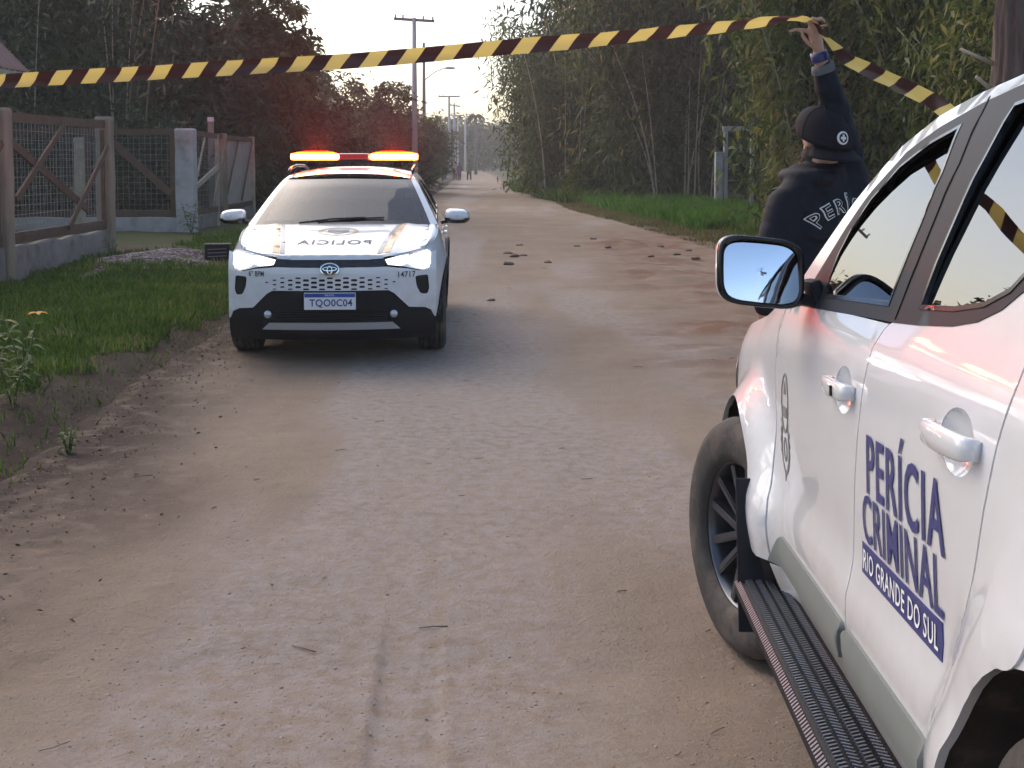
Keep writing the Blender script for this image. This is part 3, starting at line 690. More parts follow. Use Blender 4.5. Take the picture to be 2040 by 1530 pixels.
    am = MB(); am.box((-.80, s * .91, 1.195), (.085, .13, .032), Matrix.Rotation(s * .12, 3, 'X'), .012); am.box((-.79, s * .885, 1.215), (.15, .03, .07), Matrix.Rotation(s * -.35, 3, 'X'), .012); am.build('mirror_arm', satin_black, mo)
    # lamps
    panel('headlight', [(.90, .74), (.92, .86), (.62, .93), (.55, .88), (.66, .76)], fm, glassmat('headlight_glass_t', (.6, .6, .62), 1.5), truck, step=.05, off=.006, rim=.01)
    panel('tail_light', [(-3.60, 1.20), (-3.70, .85), (-3.56, .80), (-3.45, 1.18)], fm, M('tail_red', (.25, .01, .01), .2, var=.05, coat=1), truck, step=.05, off=.006, rim=.01)
def rail_at(t):
    q = np.interp(t, np.linspace(0, 1, 7), [p[0] for p in RAIL[:7]]), np.interp(t, np.linspace(0, 1, 7), [p[1] for p in RAIL[:7]])
    return float(q[0]), float(q[1])
def wsh(a, t): x, z = rail_at(t); y = TS(x, z) - .004; b = 1 - a * a; return (x + b * (.30 - .19 * t), a * y, z + b * (.035 + .02 * t))
gridpatch('windshield', wsh, 25, 14, film_glass, truck)
def rf(a, t):
    L = RAIL[6:]; x = float(np.interp(t, np.linspace(0, 1, len(L)), [p[0] for p in L])); z = float(np.interp(t, np.linspace(0, 1, len(L)), [p[1] for p in L])); b = 1 - a * a
    return (x + b * .11 * (1 - t) - b * .05 * t, a * (TS(x, z) - .002), z + b * .055)
gridpatch('roof', rf, 25, 20, paint, truck)
def hd(a, t):
    x = -.40 + 1.33 * t; z = TZ(x) - .002; y = TS(x, z) - .002; b = 1 - abs(a) ** 2.4; return (x + (1 - a * a) * (.28 * (1 - t) + .05 * t), a * y, z + .075 * b * (1 - .35 * t ** 3))
gridpatch('hood', hd, 31, 24, paint, truck)
def fr(a, t): z = .93 - .52 * t; y = .845 - .02 * t; return (.932 + (1 - a * a) * .05 + .03 * math.sin(t * 3.1), a * y, z)
gridpatch('front_bumper', fr, 25, 10, paint, truck)
gridpatch('grille', lambda a, t: (.955 + (1 - a * a) * .05 + .02, a * .50, .86 - .22 * t), 13, 5, gloss_black, truck)
def tg(a, t): z = 1.645 - 1.15 * t; x = float(np.interp(z, [.5, .95, 1.2, 1.58, 1.65], [-3.75, -3.72, -3.62, -3.44, -3.30])); return (x - (1 - a * a) * .06, a * TS(x, z) * .995, z)
gridpatch('tailgate', tg, 21, 16, paint, truck)
ub = MB(); ub.box((-1.4, 0, .36), (4.2, 1.1, .22), None, .03); ub.box((-1.35, 0, .42), (1.5, 1.70, .08)); ub.box((-3.2, 0, .48), (.9, 1.3, .2)); ub.build('underbody', gap_dark, truck)
for sx, sy in ((-1.35, .38), (-1.35, -.38)):
    sb = MB(); sb.box((sx, sy, .78), (.5, .5, .16), None, .05); sb.box((sx - .27, sy, 1.08), (.14, .48, .62), Matrix.Rotation(R(-12), 3, 'Y'), .05); sb.box((sx - .34, sy, 1.44), (.09, .24, .16), None, .03); sb.build('seat', seat_cloth, truck)
sb = MB(); sb.box((-2.3, 0, .78), (.5, 1.3, .16), None, .05); sb.box((-2.55, 0, 1.08), (.14, 1.3, .6), Matrix.Rotation(R(-12), 3, 'Y'), .05); sb.build('seat', seat_cloth, truck)
db = MB(); db.box((-.62, 0, 1.02), (.36, 1.5, .22), None, .06); db.build('dashboard', seat_cloth, truck)
sw = MB(); sw.tube([(-.93 + .02 * math.cos(a), .38 + .18 * math.sin(a), 1.08 + .18 * math.cos(a)) for a in np.linspace(0, 2 * math.pi, 25)], .014, 6, False); sw.bar((-.93, .20, 1.08), (-.93, .56, 1.08), .02, .04); sw.build('steering_wheel', black_plastic, truck)
# lettering on the rear door, crest on the front door
tfm = lambda cx, cz: (lambda a, b: (cx - a, TS(cx - a, cz + b) + .0025, cz + b))
td_ = [o for o in truck.children if o.name.startswith('rear_door')][0]; tf_ = [o for o in truck.children if o.name.startswith('front_door')][0]
lettering('PERÍCIA', .520, .150, tfm(-1.842, .913), navy, td_, .014, 1.12, step=.06)
lettering('CRIMINAL', .545, .098, tfm(-1.815, .786), navy, td_, .010, 1.06, step=.06)
panel('lettering_band', [(-1.530, .669), (-1.530, .731), (-2.078, .731), (-2.078, .669)], lambda x, z, o: (x, TS(x, z) + o, z), navy, td_, step=.05, off=.0022, rim=.002)
lettering('RIO GRANDE DO SUL', .515, .040, lambda a, b: (-1.804 - a, TS(-1.804 - a, .70 + b) + .0042, .70 + b), M('white_vinyl', (.8, .8, .8), .45, var=.03), td_, .008, 1.1, step=.06)
crest = M('crest_grey', (.18, .18, .17), .5, var=.3, scale=60)
cfm = lambda x, z, o: (x, TS(x, z) + o, z)
def ringpanel(name, c, ra, rb, w, par, fm_, mat, n=36): return panel(name, ring2(c, ra, rb, n), fm_, mat, par, holes=[ring2(c, ra - w, rb - w, n)], step=.02, off=.002, rim=.001)
ringpanel('crest', (-.60, .895), .055, .085, .008, tf_, cfm, crest)
panel('crest', [(-.565, .855), (-.565, .885), (-.635, .885), (-.635, .855)], cfm, crest, tf_, step=.02, off=.0022, rim=.001)
panel('crest', [(-.60, .96), (-.585, .92), (-.615, .92)], cfm, crest, tf_, step=.02, off=.0022, rim=.001)
for e in (1, -1):
    panel('crest', strip2([(-.60 + e * .058 * math.cos(q), .775 + .075 * math.sin(q)) for q in np.linspace(-1.45, .75, 14)], .010), cfm, crest, tf_, step=.02, off=.002, rim=.001)
    for q in np.linspace(-1.1, .7, 6): panel('crest', [(-.60 + e * (.060 * math.cos(q)), .775 + .075 * math.sin(q)), (-.60 + e * (.072 * math.cos(q)), .785 + .085 * math.sin(q)), (-.60 + e * (.064 * math.cos(q)), .797 + .08 * math.sin(q))], cfm, crest, tf_, step=.02, off=.0024, rim=.001)
ringpanel('crest', (-.60, .765), .026, .034, .008, tf_, cfm, crest, 20)
panel('crest', [(-.60, .675), (-.59, .70), (-.61, .70)], cfm, crest, tf_, step=.02, off=.0022, rim=.001)
# ------------------------------------------------------------------ police car (left, facing the camera)
PA = R(2.8)                                            # body axis against the line of sight
PF = Vector((math.sin(PA), -math.cos(PA), 0)); PL = Vector((math.cos(PA), math.sin(PA), 0))
PO = Vector((-1.430, 9.42, .006))
PMX = Matrix(((PF.x, PL.x, 0, PO.x), (PF.y, PL.y, 0, PO.y), (0, 0, 1, PO.z), (0, 0, 0, 1)))
police = tag(empty('police_car', mat=PMX), 'white police car facing the camera with its red roof lights and headlights on', 'car')
_pz = [.20, .30, .42, .60, .80, .92, 1.00, 1.05, 1.15, 1.30, 1.42, 1.50, 1.56]; _py = [.80, .86, .885, .895, .90, .885, .855, .835, .785, .705, .635, .575, .48]
_pzf = np.linspace(.18, 1.58, 281); _pyf = np.interp(_pzf, _pz, _py)
for _ in range(10): _pyf[1:-1] = (_pyf[:-2] + 2 * _pyf[1:-1] + _pyf[2:]) / 4
def PTOP(x): return float(np.interp(-x, [.05, .3, .6, 1.0, 1.2], [.872, .915, .965, 1.035, 1.05]))
def PS(x, z):
    y = float(np.interp(z, _pzf, _pyf))
    if x > -1.15:
        zt = PTOP(x)
        if z > .7: y = float(np.interp(.7 + (z - .7) * .35 / max(zt - .7, .05), _pzf, _pyf))
    if x > -1.0: y -= .085 * ((x + 1.0) / .62) ** 2.2
    if x < -3.7: y -= .10 * ((-3.7 - x) / .7) ** 2
    for xc in (-.93, -3.57):
        r = math.hypot(x - xc, z - .345); t = min(1, max(0, (.58 - r) / .2)); y += .022 * t * t * (3 - 2 * t)
    return y
def PX(y, z):
    """front face: x as a function of (y, z)"""
    a = abs(y); x = -.075 * (a / .6) ** 2 - (.62 * max(0, a - .52) ** 1.7)
    x -= .07 * max(0, (z - .72) / .2) ** 2 + .06 * max(0, (.42 - z) / .2) ** 2
    return x
ff = lambda y, z, o: (PX(y, z) + o, y, z)
sh = lambda L: [(-a, b) for a, b in L]
sym = lambda L: L + [(-a, b) for a, b in L[::-1] if abs(a) > 1e-6]
EY = .83
# white bumper face with the perforated grille
wb = [(0, .600), (.455, .600), (.50, .575), (.615, .462), (.74, .450), (.79, .425), (.815, .37), (EY, .37), (EY, .90), (.79, .885), (.775, .76), (.70, .745), (.60, .768), (.43, .785), (.30, .782), (0, .780)]
vent = rounded([(.665, .705), (.765, .712), (.775, .60), (.76, .555), (.705, .562), (.675, .625)], .02)
holes = []; inner = []
for j in range(6):
    for i in range(-8, 9):
        if (i + j) % 2: continue
        cy = i * .0625; cz = .700 - j * .0175
        sz = max(.25, 1 - .10 * max(0, abs(i) - 3)); w, h = .050 * sz, .0185 * sz * (1 if 0 < j < 5 else .72)
        if abs(i) > 7 and j % 4 == 0: continue
        holes.append(rounded([(cy - w / 2, cz - h / 2), (cy + w / 2, cz - h / 2), (cy + w / 2 * .86, cz + h / 2), (cy - w / 2 * .86, cz + h / 2)], .006, 2))
fb = panel('front_bumper', sym(wb), ff, paint, police, holes=[vent, sh(vent)] + holes, step=.03, rim=.010)
gridpatch('grille_backing', lambda a, t: (PX(a * .56, .74 - .17 * t) - .012, a * .56, .74 - .17 * t), 15, 5, gap_dark, fb)
for s in (1, -1):
    panel('air_vent', [(s * y, z) for y, z in vent], lambda y, z, o: (PX(y, z) - .011 + o, y, z), gap_dark, fb, step=.03, rim=0)
# black lower bumper
lb = [(0, .596), (.454, .596), (.497, .571), (.612, .458), (.738, .446), (.787, .421), (.812, .366), (EY, .366), (EY, .20), (.60, .20), (0, .20)]
op = rounded([(-.45, .365), (.45, .365), (.43, .445), (-.43, .445)], .02)
lo = panel('lower_bumper', sym(lb), ff, black_plastic, police, holes=[op], step=.04, rim=.03, off=-.012)
gl = MB()
for k in range(4): gl.bar((PX(0, .4) - .04, -.45, .377 + k * .019), (PX(0, .4) - .04, .45, .377 + k * .019), .02, .006)
gl.build('lower_grille', satin_black, lo)
gridpatch('grille_backing', lambda a, t: (PX(a * .46, .45 - .1 * t) - .06, a * .46, .45 - .1 * t), 9, 4, gap_dark, lo)
skid = [(0, .345), (.485, .345), (.545, .288), (0, .288)]
panel('skid_plate', sym(skid), ff, M('satin_silver', (.42, .42, .43), .4, .3, var=.06), lo, step=.04, off=.006, rim=.03)
for s in (1, -1):
    f_ = MB(); f_.lathe([(.001, .012), (.018, .010), (.026, .002), (.030, 0), (.032, -.02)], 20, 'X', (PX(.495, .41) - .002, s * .495, .41)); f_.build('fog_lamp', M('fog_lamp', (.5, .52, .55), .2, .4, var=.1, coat=1), lo)
# strip between grille and hood: dark slot with emblem
panel('upper_grille', sym([(0, .840), (.30, .838), (.415, .848), (.44, .83), (.425, .788), (.30, .785), (0, .783)]), ff, gloss_black, police, step=.04, off=-.008, rim=.01)
panel('hood_lip', sym([(0, .880), (.30, .879), (.40, .874), (.42, .851), (.30, .842), (0, .8435)]), ff, paint, police, step=.03, off=.002, rim=.02)
em = panel('emblem', ring2((0, .772), .076, .050, 36), lambda y, z, o: (PX(y, z) + .012 + o, y, z), gloss_black, police, step=.02, rim=.012, off=.006)
efm = lambda y, z, o: (PX(y, z) + .021 + o, y, z)
panel('emblem_ring', ring2((0, .772), .076, .050, 36), efm, chrome, em, holes=[ring2((0, .772), .066, .041, 36)], step=.02, rim=.006)
panel('emblem_ring', ring2((0, .775), .058, .018, 30), efm, chrome, em, holes=[ring2((0, .775), .050, .0115, 30)], step=.02, rim=.006, off=.001)
panel('emblem_ring', ring2((0, .765), .022, .034, 30), efm, chrome, em, holes=[ring2((0, .765), .015, .0265, 30)], step=.02, rim=.006, off=.002)
# headlights
hl = [(.425, .842), (.55, .872), (.70, .905), (.78, .915), (.80, .895), (.805, .82), (.785, .765), (.72, .750), (.655, .765), (.57, .785), (.45, .800)]
head_emit = emitmat('headlight_beam', (1.0, .98, .94), 9.0); drl_emit = emitmat('daylight_strip', (1, .98, .95), 5.0)
for s in (1, -1):
    P_ = [(s * y, z) for y, z in hl]
    h = panel('headlight', P_, lambda y, z, o: (PX(y, z) - .012 + o, y, z), M('headlight_bowl', (.55, .56, .58), .25, .5, var=.05), police, step=.03, rim=.02)
    panel('lamp_lens', [(s * y, z) for y, z in ((.63, .868), (.76, .900), (.785, .885), (.785, .80), (.74, .768), (.665, .788), (.62, .815))], lambda y, z, o: (PX(y, z) + .002 + o, y, z), head_emit, h, step=.03, rim=.012)
    panel('daylight_strip', [(s * y, z) for y, z in ((.435, .838), (.55, .865), (.61, .872), (.60, .815), (.56, .798), (.455, .808))], lambda y, z, o: (PX(y, z) + .001 + o, y, z), drl_emit, h, step=.03, rim=.01)
# plate
pb = MB(); pb.box((.012, 0, .520), (.012, .404, .134), None, .005); pl_ = pb.build('number_plate', M('plate_white', (.72, .73, .75), .4, var=.03), police)
mesh('plate_band', [(.0205, -.198, .552), (.0205, .198, .552), (.0205, .198, .583), (.0205, -.198, .583)], [(0, 1, 2, 3)], M('plate_blue', (.02, .06, .30), .4, var=.05), pl_)
lettering('TQO0C04', .335, .068, lambda a, b: (.0215, a + .008, .503 + b), navy, pl_, .016, 1.05)
lettering('BRASIL', .075, .015, lambda a, b: (.0225, a, .568 + b), M('plate_print', (.75, .75, .75), .5, var=.02), pl_, .004, 1.2)
# unit numbers on the bumper
dk = M('dark_print', (.03, .032, .05), .5, var=.1)
lettering('6° BPM', .125, .045, lambda a, b: (PX(-.585 + a, .735 + b) + .003, -.585 + a, .733 + b + .05 * -a * 0), dk, fb, .014, 1.05, step=.03)
lettering('14717', .135, .048, lambda a, b: (PX(.60 + a, .725 + b) + .003, .60 + a, .722 + b), dk, fb, .014, 1.05, step=.03)
# hood and fenders
def hz(x, y): a = abs(y); return PTOP(x) + .012 + .022 * (1 - (a / .8) ** 2) + .012 * math.exp(-((a - .50 + .12 * (x + .5)) / .05) ** 2)
def hoodmap(u, y, o):
    """u runs 0 (front) to 1 (windshield base)"""
    a = abs(y); x0 = PX(y, .87) - .01 - .10 * max(0, a - .45) ** 1.2; x1 = -1.02 - .13 * (a / .75) ** 2; x = x0 + (x1 - x0) * u
    z = hz(x, y) - .035 * (1 - u) ** 6; return (x, y, z + o)
hood = panel('hood', [(0, -.42), (0, 0), (0, .42), (.02, .50), (.05, .60), (.09, .70), (.12, .745), (.5, .765), (1, .745), (1, 0), (1, -.745), (.5, -.765), (.12, -.745), (.09, -.70), (.05, -.60), (.02, -.50)], hoodmap, paint, police, step=.045, rim=.02)
lettering('POLICIA', .60, .125, lambda a, b: hoodmap(.33 + b / .95, a, .003), dk, hood, .016, 1.15, mirror=True, step=.05)
yel = M('yellow_stripe', (.50, .27, .02), .4, var=.05, coat=.6); gry = M('grey_stripe', (.07, .08, .09), .4, var=.05, coat=.6)
for s in (1, -1):
    panel('yellow_stripe', [(u_, s * (.405 + .13 * u_ ** 1.2 + d)) for u_, d in ((.03, .0), (.35, .0), (.7, .0), (.98, .0), (.98, .035), (.7, .045), (.35, .055), (.03, .06))], hoodmap, yel, hood, step=.04, off=.0025, rim=.001)
    panel('grey_stripe', [(u_, s * (.362 + .13 * u_ ** 1.2 + d)) for u_, d in ((.03, .0), (.35, .0), (.7, .0), (.98, .0), (.98, .035), (.7, .036), (.35, .038), (.03, .040))], hoodmap, gry, hood, step=.04, off=.0025, rim=.001)
panel('hood_crest', ring2((.72, 0), .15, .17, 36), hoodmap, M('crest_disc', (.30, .22, .08), .4, var=.5, scale=25, coat=.6), hood, holes=[ring2((.72, 0), .115, .135, 36)], step=.03, off=.0025, rim=.001)
panel('hood_crest', [(.62, 0), (.70, .09), (.80, .09), (.80, -.09), (.70, -.09)], hoodmap, M('crest_shield', (.10, .11, .13), .4, var=.5, scale=25, coat=.6), hood, step=.03, off=.003, rim=.001)
for s in (1, -1):
    fm = lambda x, z, o, s=s: (x, s * (PS(x, z) + o), z)
    arc = lambda xc, r, a0, a1: [(xc + r * math.cos(R(a)), .345 + r * math.sin(R(a))) for a in np.linspace(a0, a1, 22)]
    xf = lambda z: PX(EY, z) + .004
    fend = [(-1.30, .30), (-1.30, 1.06), (-1.15, PTOP(-1.15) - .005), (-1.0, PTOP(-1.0) - .005), (-.8, PTOP(-.8) - .005), (-.6, PTOP(-.6) - .005), (xf(.9) - .02, PTOP(-.42) - .005), (xf(.9), .88), (xf(.6), .6), (xf(.4), .37), (-.545, .36)] + arc(-.93, .385, 0, 180)[1:-1]
    panel('fender', fend, fm, paint, police, step=.04)
    # seam filler from hood edge over the shoulder
    V = []; F = []; us = np.linspace(.10, 1, 16)
    for u_ in us:
        p = hoodmap(float(u_), s * (.745 if u_ < .3 else .755), -.002); q = (p[0], s * PS(p[0], PTOP(p[0]) - .005), PTOP(p[0]) - .007)
        for t in np.linspace(0, 1, 5): b = .018 * math.sin(math.pi * t); V.append(tuple(p[i] + (q[i] - p[i]) * t + (b if i == 2 else 0) for i in range(3)))
    for i in range(15):
        for j in range(4): F.append((i * 5 + j, i * 5 + j + 1, i * 5 + j + 6, i * 5 + j + 5))
    mesh('fender_shoulder', V, F, paint, police, True)
    doors = [(-1.304, .30), (-1.304, 1.055), (-2.3, 1.075), (-3.4, 1.10), (-4.05, 1.12), (-4.36, 1.0), (-4.42, .7), (-4.40, .40), (-4.1, .34)] + arc(-3.57, .385, 172, 8) + [(-3.1, .30)]
    side = panel('side_panel', doors, fm, paint, police, step=.05)
    for seam in ([(-2.32, .34), (-2.33, .7), (-2.38, 1.07)], [(-3.12, .5), (-3.2, .8), (-3.35, 1.09)]): panel('door_seam', strip2(dens(seam, .1, False), .006), fm, gap_dark, side, step=.05, off=.0015, rim=0)
    for hx in (-2.16, -3.12):
        hb = MB(); hb.box((hx, s * (PS(hx, .93) + .016), .935), (.20, .03, .03), None, .012); hb.build('handle', paint, side)
    for xc in (-.93, -3.57):
        panel('arch_cladding', arc(xc, .455, 0, 180) + arc(xc, .372, 180, 0), fm, black_plastic, police, step=.03, off=.012, rim=.03)
        V = []; F = []
        for a in np.linspace(-10, 190, 22):
            for yy in (.55, .72, .88): V.append((xc + .39 * math.cos(R(a)), s * yy, .345 + .39 * math.sin(R(a))))
        for i in range(21):
            for j in range(2): F.append((i * 3 + j, i * 3 + j + 1, i * 3 + j + 4, i * 3 + j + 3))
        F.append(tuple(i * 3 for i in range(22))); mesh('wheel_liner', V, F, gap_dark, police)
        wheel(police, (xc, s * .785, .345), .345, .225, .225, s, 0, 5)
    panel('sill_cladding', [(-1.30, .20), (-1.30, .345), (-3.2, .345), (-3.2, .20)], fm, black_plastic, police, step=.08, off=.014, rim=.03)
    # greenhouse: rail, windows, pillars
    rail = [(-1.20, 1.062), (-1.36, 1.155), (-1.55, 1.265), (-1.75, 1.375), (-1.92, 1.448), (-2.1, 1.487), (-2.5, 1.515), (-3.0, 1.515), (-3.5, 1.49), (-3.85, 1.43), (-4.05, 1.28), (-4.2, 1.10)]
    blk = [(-1.40, 1.075), (-1.62, 1.235), (-1.83, 1.355), (-2.05, 1.425), (-2.5, 1.455), (-3.0, 1.45), (-3.4, 1.42), (-3.75, 1.30), (-3.95, 1.14)]
    panel('roof_rail', rail + [(-4.05, 1.12)] + blk[::-1] + [(-1.31, 1.058)], fm, paint, police, step=.05)
    g1 = [(-1.50, 1.09), (-1.66, 1.225), (-1.86, 1.335), (-2.07, 1.405), (-2.33, 1.43), (-2.36, 1.10)]; g2 = [(-2.46, 1.10), (-2.44, 1.432), (-3.0, 1.43), (-3.25, 1.41), (-3.28, 1.12)]; g3 = [(-3.36, 1.13), (-3.36, 1.39), (-3.68, 1.28), (-3.83, 1.15)]
    sr = panel('window_surround', blk + [(-4.05, 1.121), (-3.4, 1.101), (-2.3, 1.076), (-1.40, 1.058)], fm, gloss_black, police, holes=[g1, g2, g3], step=.05, off=.001)
    for q in (g1, g2, g3): panel('window', q, fm, car_glass, sr, step=.06, off=-.006, rim=0)
    # mirror: white cap over black base
    mm = MB(); V = []; F = []; c0 = Vector((-1.42, s * 1.005, 1.125))
    def ell(dx, ky, kz, dz): return [(c0.x + dx, c0.y + s * .112 * ky * math.copysign(abs(math.cos(w)) ** .6, math.cos(w)), c0.z + dz + .062 * kz * math.copysign(abs(math.sin(w)) ** .7, math.sin(w)) + .012 * -math.cos(w) * ky) for w in np.linspace(0, 2 * math.pi, 24, endpoint=False)]
    secs = [(-.07, .96, .95, 0), (-.03, 1, 1.02, 0), (.03, .96, .98, 0), (.075, .80, .78, .004), (.10, .5, .46, .008), (.106, .05, .05, .010)]
    for q in secs: V += ell(*q)
    for i in range(5):
        for k in range(24): F.append((i * 24 + k, i * 24 + (k + 1) % 24, (i + 1) * 24 + (k + 1) % 24, (i + 1) * 24 + k))
    mm.add(V, F, True); mo = mm.build('side_mirror', paint, police)
    lowp = MB(); V = [(x, y, z - .004) for x, y, z in ell(-.075, .97, .97, 0)] ; V = []; F = []
    for dx, ky in ((-.072, 1.0), (0, 1.02), (.06, .95), (.10, .6)):
        for t in np.linspace(0, 1, 9):
            w = math.pi + math.pi * t; V.append((c0.x + dx, c0.y + s * .115 * ky * math.copysign(abs(math.cos(w)) ** .6, math.cos(w)), c0.z - .016 + .052 * ky * math.sin(w) * (1 if dx < .09 else .6)))
    for i in range(3):
        for k in range(8): F.append((i * 9 + k, i * 9 + k + 1, (i + 1) * 9 + k + 1, (i + 1) * 9 + k))
    lowp.add(V, F, True); lowp.build('mirror_base', gloss_black, mo)
    ar = MB(); ar.bar((-1.42, s * .86, 1.065), (-1.42, s * .95, 1.085), .07, .03); ar.build('mirror_arm', gloss_black, mo)
    mg = MB(); mg.add(ell(-.0715, .88, .86, 0), [tuple(range(24))]); mg.build('mirror_glass', mirror_glass, mo)
    rr_ = MB(); rr_.tube([(-2.0, s * .585, 1.505), (-2.15, s * .585, 1.548), (-2.6, s * .585, 1.575), (-3.2, s * .58, 1.57), (-3.5, s * .575, 1.53)], [.012, .016, .016, .016, .012], 8); rr_.build('roof_bar', gloss_black, police)
    tl = panel('tail_light', [(-4.12, 1.08), (-4.36, .98), (-4.40, .86), (-4.15, .90)], fm, M('tail_red_p', (.25, .01, .01), .2, var=.05, coat=1), police, step=.05, off=.005)
PR = [(-1.20, 1.062), (-1.36, 1.155), (-1.55, 1.265), (-1.75, 1.375), (-1.92, 1.448)]
def pr_at(t): return float(np.interp(t, np.linspace(0, 1, 5), [p[0] for p in PR])), float(np.interp(t, np.linspace(0, 1, 5), [p[1] for p in PR]))
def pws(a, t): x, z = pr_at(t); y = PS(x, z); b = 1 - a * a; return (x + b * (.16 - .05 * t), a * y, z + b * (.015 + .012 * t))
# pillar (white), black frit border, glass
def sub(f, a0, a1, t0, t1): return lambda u_, v_: f(a0 + (a1 - a0) * u_, t0 + (t1 - t0) * v_)
for s in (1, -1):
    gridpatch('a_pillar', sub(pws, s * .925, s * 1.0, 0, 1), 5, 14, paint, police, u=(0, 1))
frit = MB()
def addp(f, nu=7, nv=14):
    U = np.linspace(0, 1, nu); W = np.linspace(0, 1, nv); frit.add([f(a, b) for b in W for a in U], [(j * nu + i, j * nu + i + 1, (j + 1) * nu + i + 1, (j + 1) * nu + i) for j in range(nv - 1) for i in range(nu - 1)], True)
addp(sub(pws, -.925, -.845, 0, 1)); addp(sub(pws, .845, .925, 0, 1)); addp(sub(pws, -.845, .845, 0, .085), 21, 4); addp(sub(pws, -.845, .845, .965, 1), 21, 3)
frit.build('windshield_border', gloss_black, police)
ws_ = gridpatch('windshield', sub(pws, -.845, .845, .085, .965), 25, 14, car_glass, police, u=(0, 1))
for s in (1, -1):
    wp = MB(); wp.tube([pws(s * .1 - .35, .02), Vector(pws(s * .1, .07)) + Vector((.004, 0, .012)), Vector(pws(s * .1 + .35, .10)) + Vector((.004, 0, .012))], .008, 6); wp.build('wiper', satin_black, police)
mesh('cowl', [pws(a, 0) for a in np.linspace(-1, 1, 15)] + [(pws(a, 0)[0] + .07, pws(a, 0)[1], pws(a, 0)[2] - .03) for a in np.linspace(-1, 1, 15)], [(i, i + 1, 16 + i, 15 + i) for i in range(14)], gloss_black, police)
def prf(a, t):
    L = [(-1.92, 1.448), (-2.1, 1.487), (-2.5, 1.515), (-3.0, 1.515), (-3.5, 1.49), (-3.85, 1.43)]; x = float(np.interp(t, np.linspace(0, 1, 6), [p[0] for p in L])); z = float(np.interp(t, np.linspace(0, 1, 6), [p[1] for p in L])); b = 1 - abs(a) ** 2.6
    return (x + (1 - a * a) * .11 * (1 - t) - (1 - a * a) * .06 * t, a * PS(x, z), z + b * .055)
gridpatch('roof', prf, 25, 18, paint, police)
def ptg(a, t): z = 1.43 - 1.0 * t; x = float(np.interp(z, [.4, .8, 1.0, 1.12, 1.28, 1.43], [-4.42, -4.44, -4.38, -4.2, -4.05, -3.85])); return (x - (1 - a * a) * .07, a * PS(max(x, -4.3), z), z)
gridpatch('tailgate', ptg, 17, 14, paint, police)
ub = MB(); ub.box((-2.2, 0, .27), (3.9, 1.25, .16), None, .03); ub.box((-.75, 0, .30), (.9, 1.1, .16)); ub.build('underbody', gap_dark, police)
for sx, sy in ((-2.45, .36), (-2.45, -.36)):
    sb = MB(); sb.box((sx, sy, .62), (.5, .5, .16), None, .05); sb.box((sx - .25, sy, .92), (.14, .48, .58), Matrix.Rotation(R(-12), 3, 'Y'), .05); sb.box((sx - .33, sy, 1.26), (.09, .24, .16), None, .03); sb.build('seat', seat_cloth, police)
sb = MB(); sb.box((-3.4, 0, .64), (.5, 1.2, .16), None, .05); sb.box((-3.65, 0, .95), (.14, 1.2, .55), Matrix.Rotation(R(-12), 3, 'Y'), .05); sb.build('seat', seat_cloth, police)
db = MB(); db.box((-1.55, 0, .96), (.5, 1.45, .14), None, .05); db.box((-2.1, 0, .45), (1.6, 1.4, .06)); db.build('dashboard', seat_cloth, police)
rm = MB(); rm.box((-1.72, 0, 1.385), (.03, .22, .06), None, .02); rm.build('rear_mirror', black_plastic, police)
sw = MB(); sw.tube([(-1.95 + .03 * math.cos(a), .36 + .18 * math.sin(a), .98 + .18 * math.cos(a)) for a in np.linspace(0, 2 * math.pi, 25)], .014, 6, False); sw.bar((-1.95, .20, .98), (-1.95, .52, .98), .02, .04); sw.build('steering_wheel', black_plastic, police)
# roof light bar
def lens_mat(name, strength):
    m, n, out = nt(name); tc = n.nodes.new('ShaderNodeTexCoord'); sp = n.nodes.new('ShaderNodeSeparateXYZ'); n.links.new(tc.outputs['Generated'], sp.inputs[0])
    ab = node(n, 'ShaderNodeMath', _operation='SUBTRACT'); ab.inputs[1].default_value = .5; n.links.new(sp.outputs['Z'], ab.inputs[0])
    a2 = node(n, 'ShaderNodeMath', _operation='ABSOLUTE'); n.links.new(ab.outputs[0], a2.inputs[0])
    r = ramp(n, [(0, (1, .72, .30)), (.13, (1, .45, .10)), (.25, (1, .12, .010)), (.38, (1, .035, .003)), (.5, (.8, .012, .002))]); n.links.new(a2.outputs[0], r.inputs[0])  # lamp glare put into the colour: hot core, red fringe
    e = n.nodes.new('ShaderNodeEmission'); n.links.new(r.outputs[0], e.inputs[0]); e.inputs[1].default_value = strength
    t = n.nodes.new('ShaderNodeBsdfTransparent'); t.inputs[0].default_value = (1, .25, .12, 1); ad = n.nodes.new('ShaderNodeAddShader'); n.links.new(e.outputs[0], ad.inputs[0]); n.links.new(t.outputs[0], ad.inputs[1]); n.links.new(ad.outputs[0], out.inputs[0]); return m
lens_lit = lens_mat('beacon_lens_lit', 11.0); lens_dim = M('beacon_lens', (.40, .03, .02), .15, var=.1, coat=1)
LBX, LBZ = -2.48, 1.662
bb = MB(); bb.box((LBX, 0, LBZ - .045), (.20, 1.16, .022), None, .008)
for s in (1, -1): bb.box((LBX, s * .42, 1.595), (.06, .08, .06), None, .01)
bar_ = bb.build('light_bar', satin_black, police)
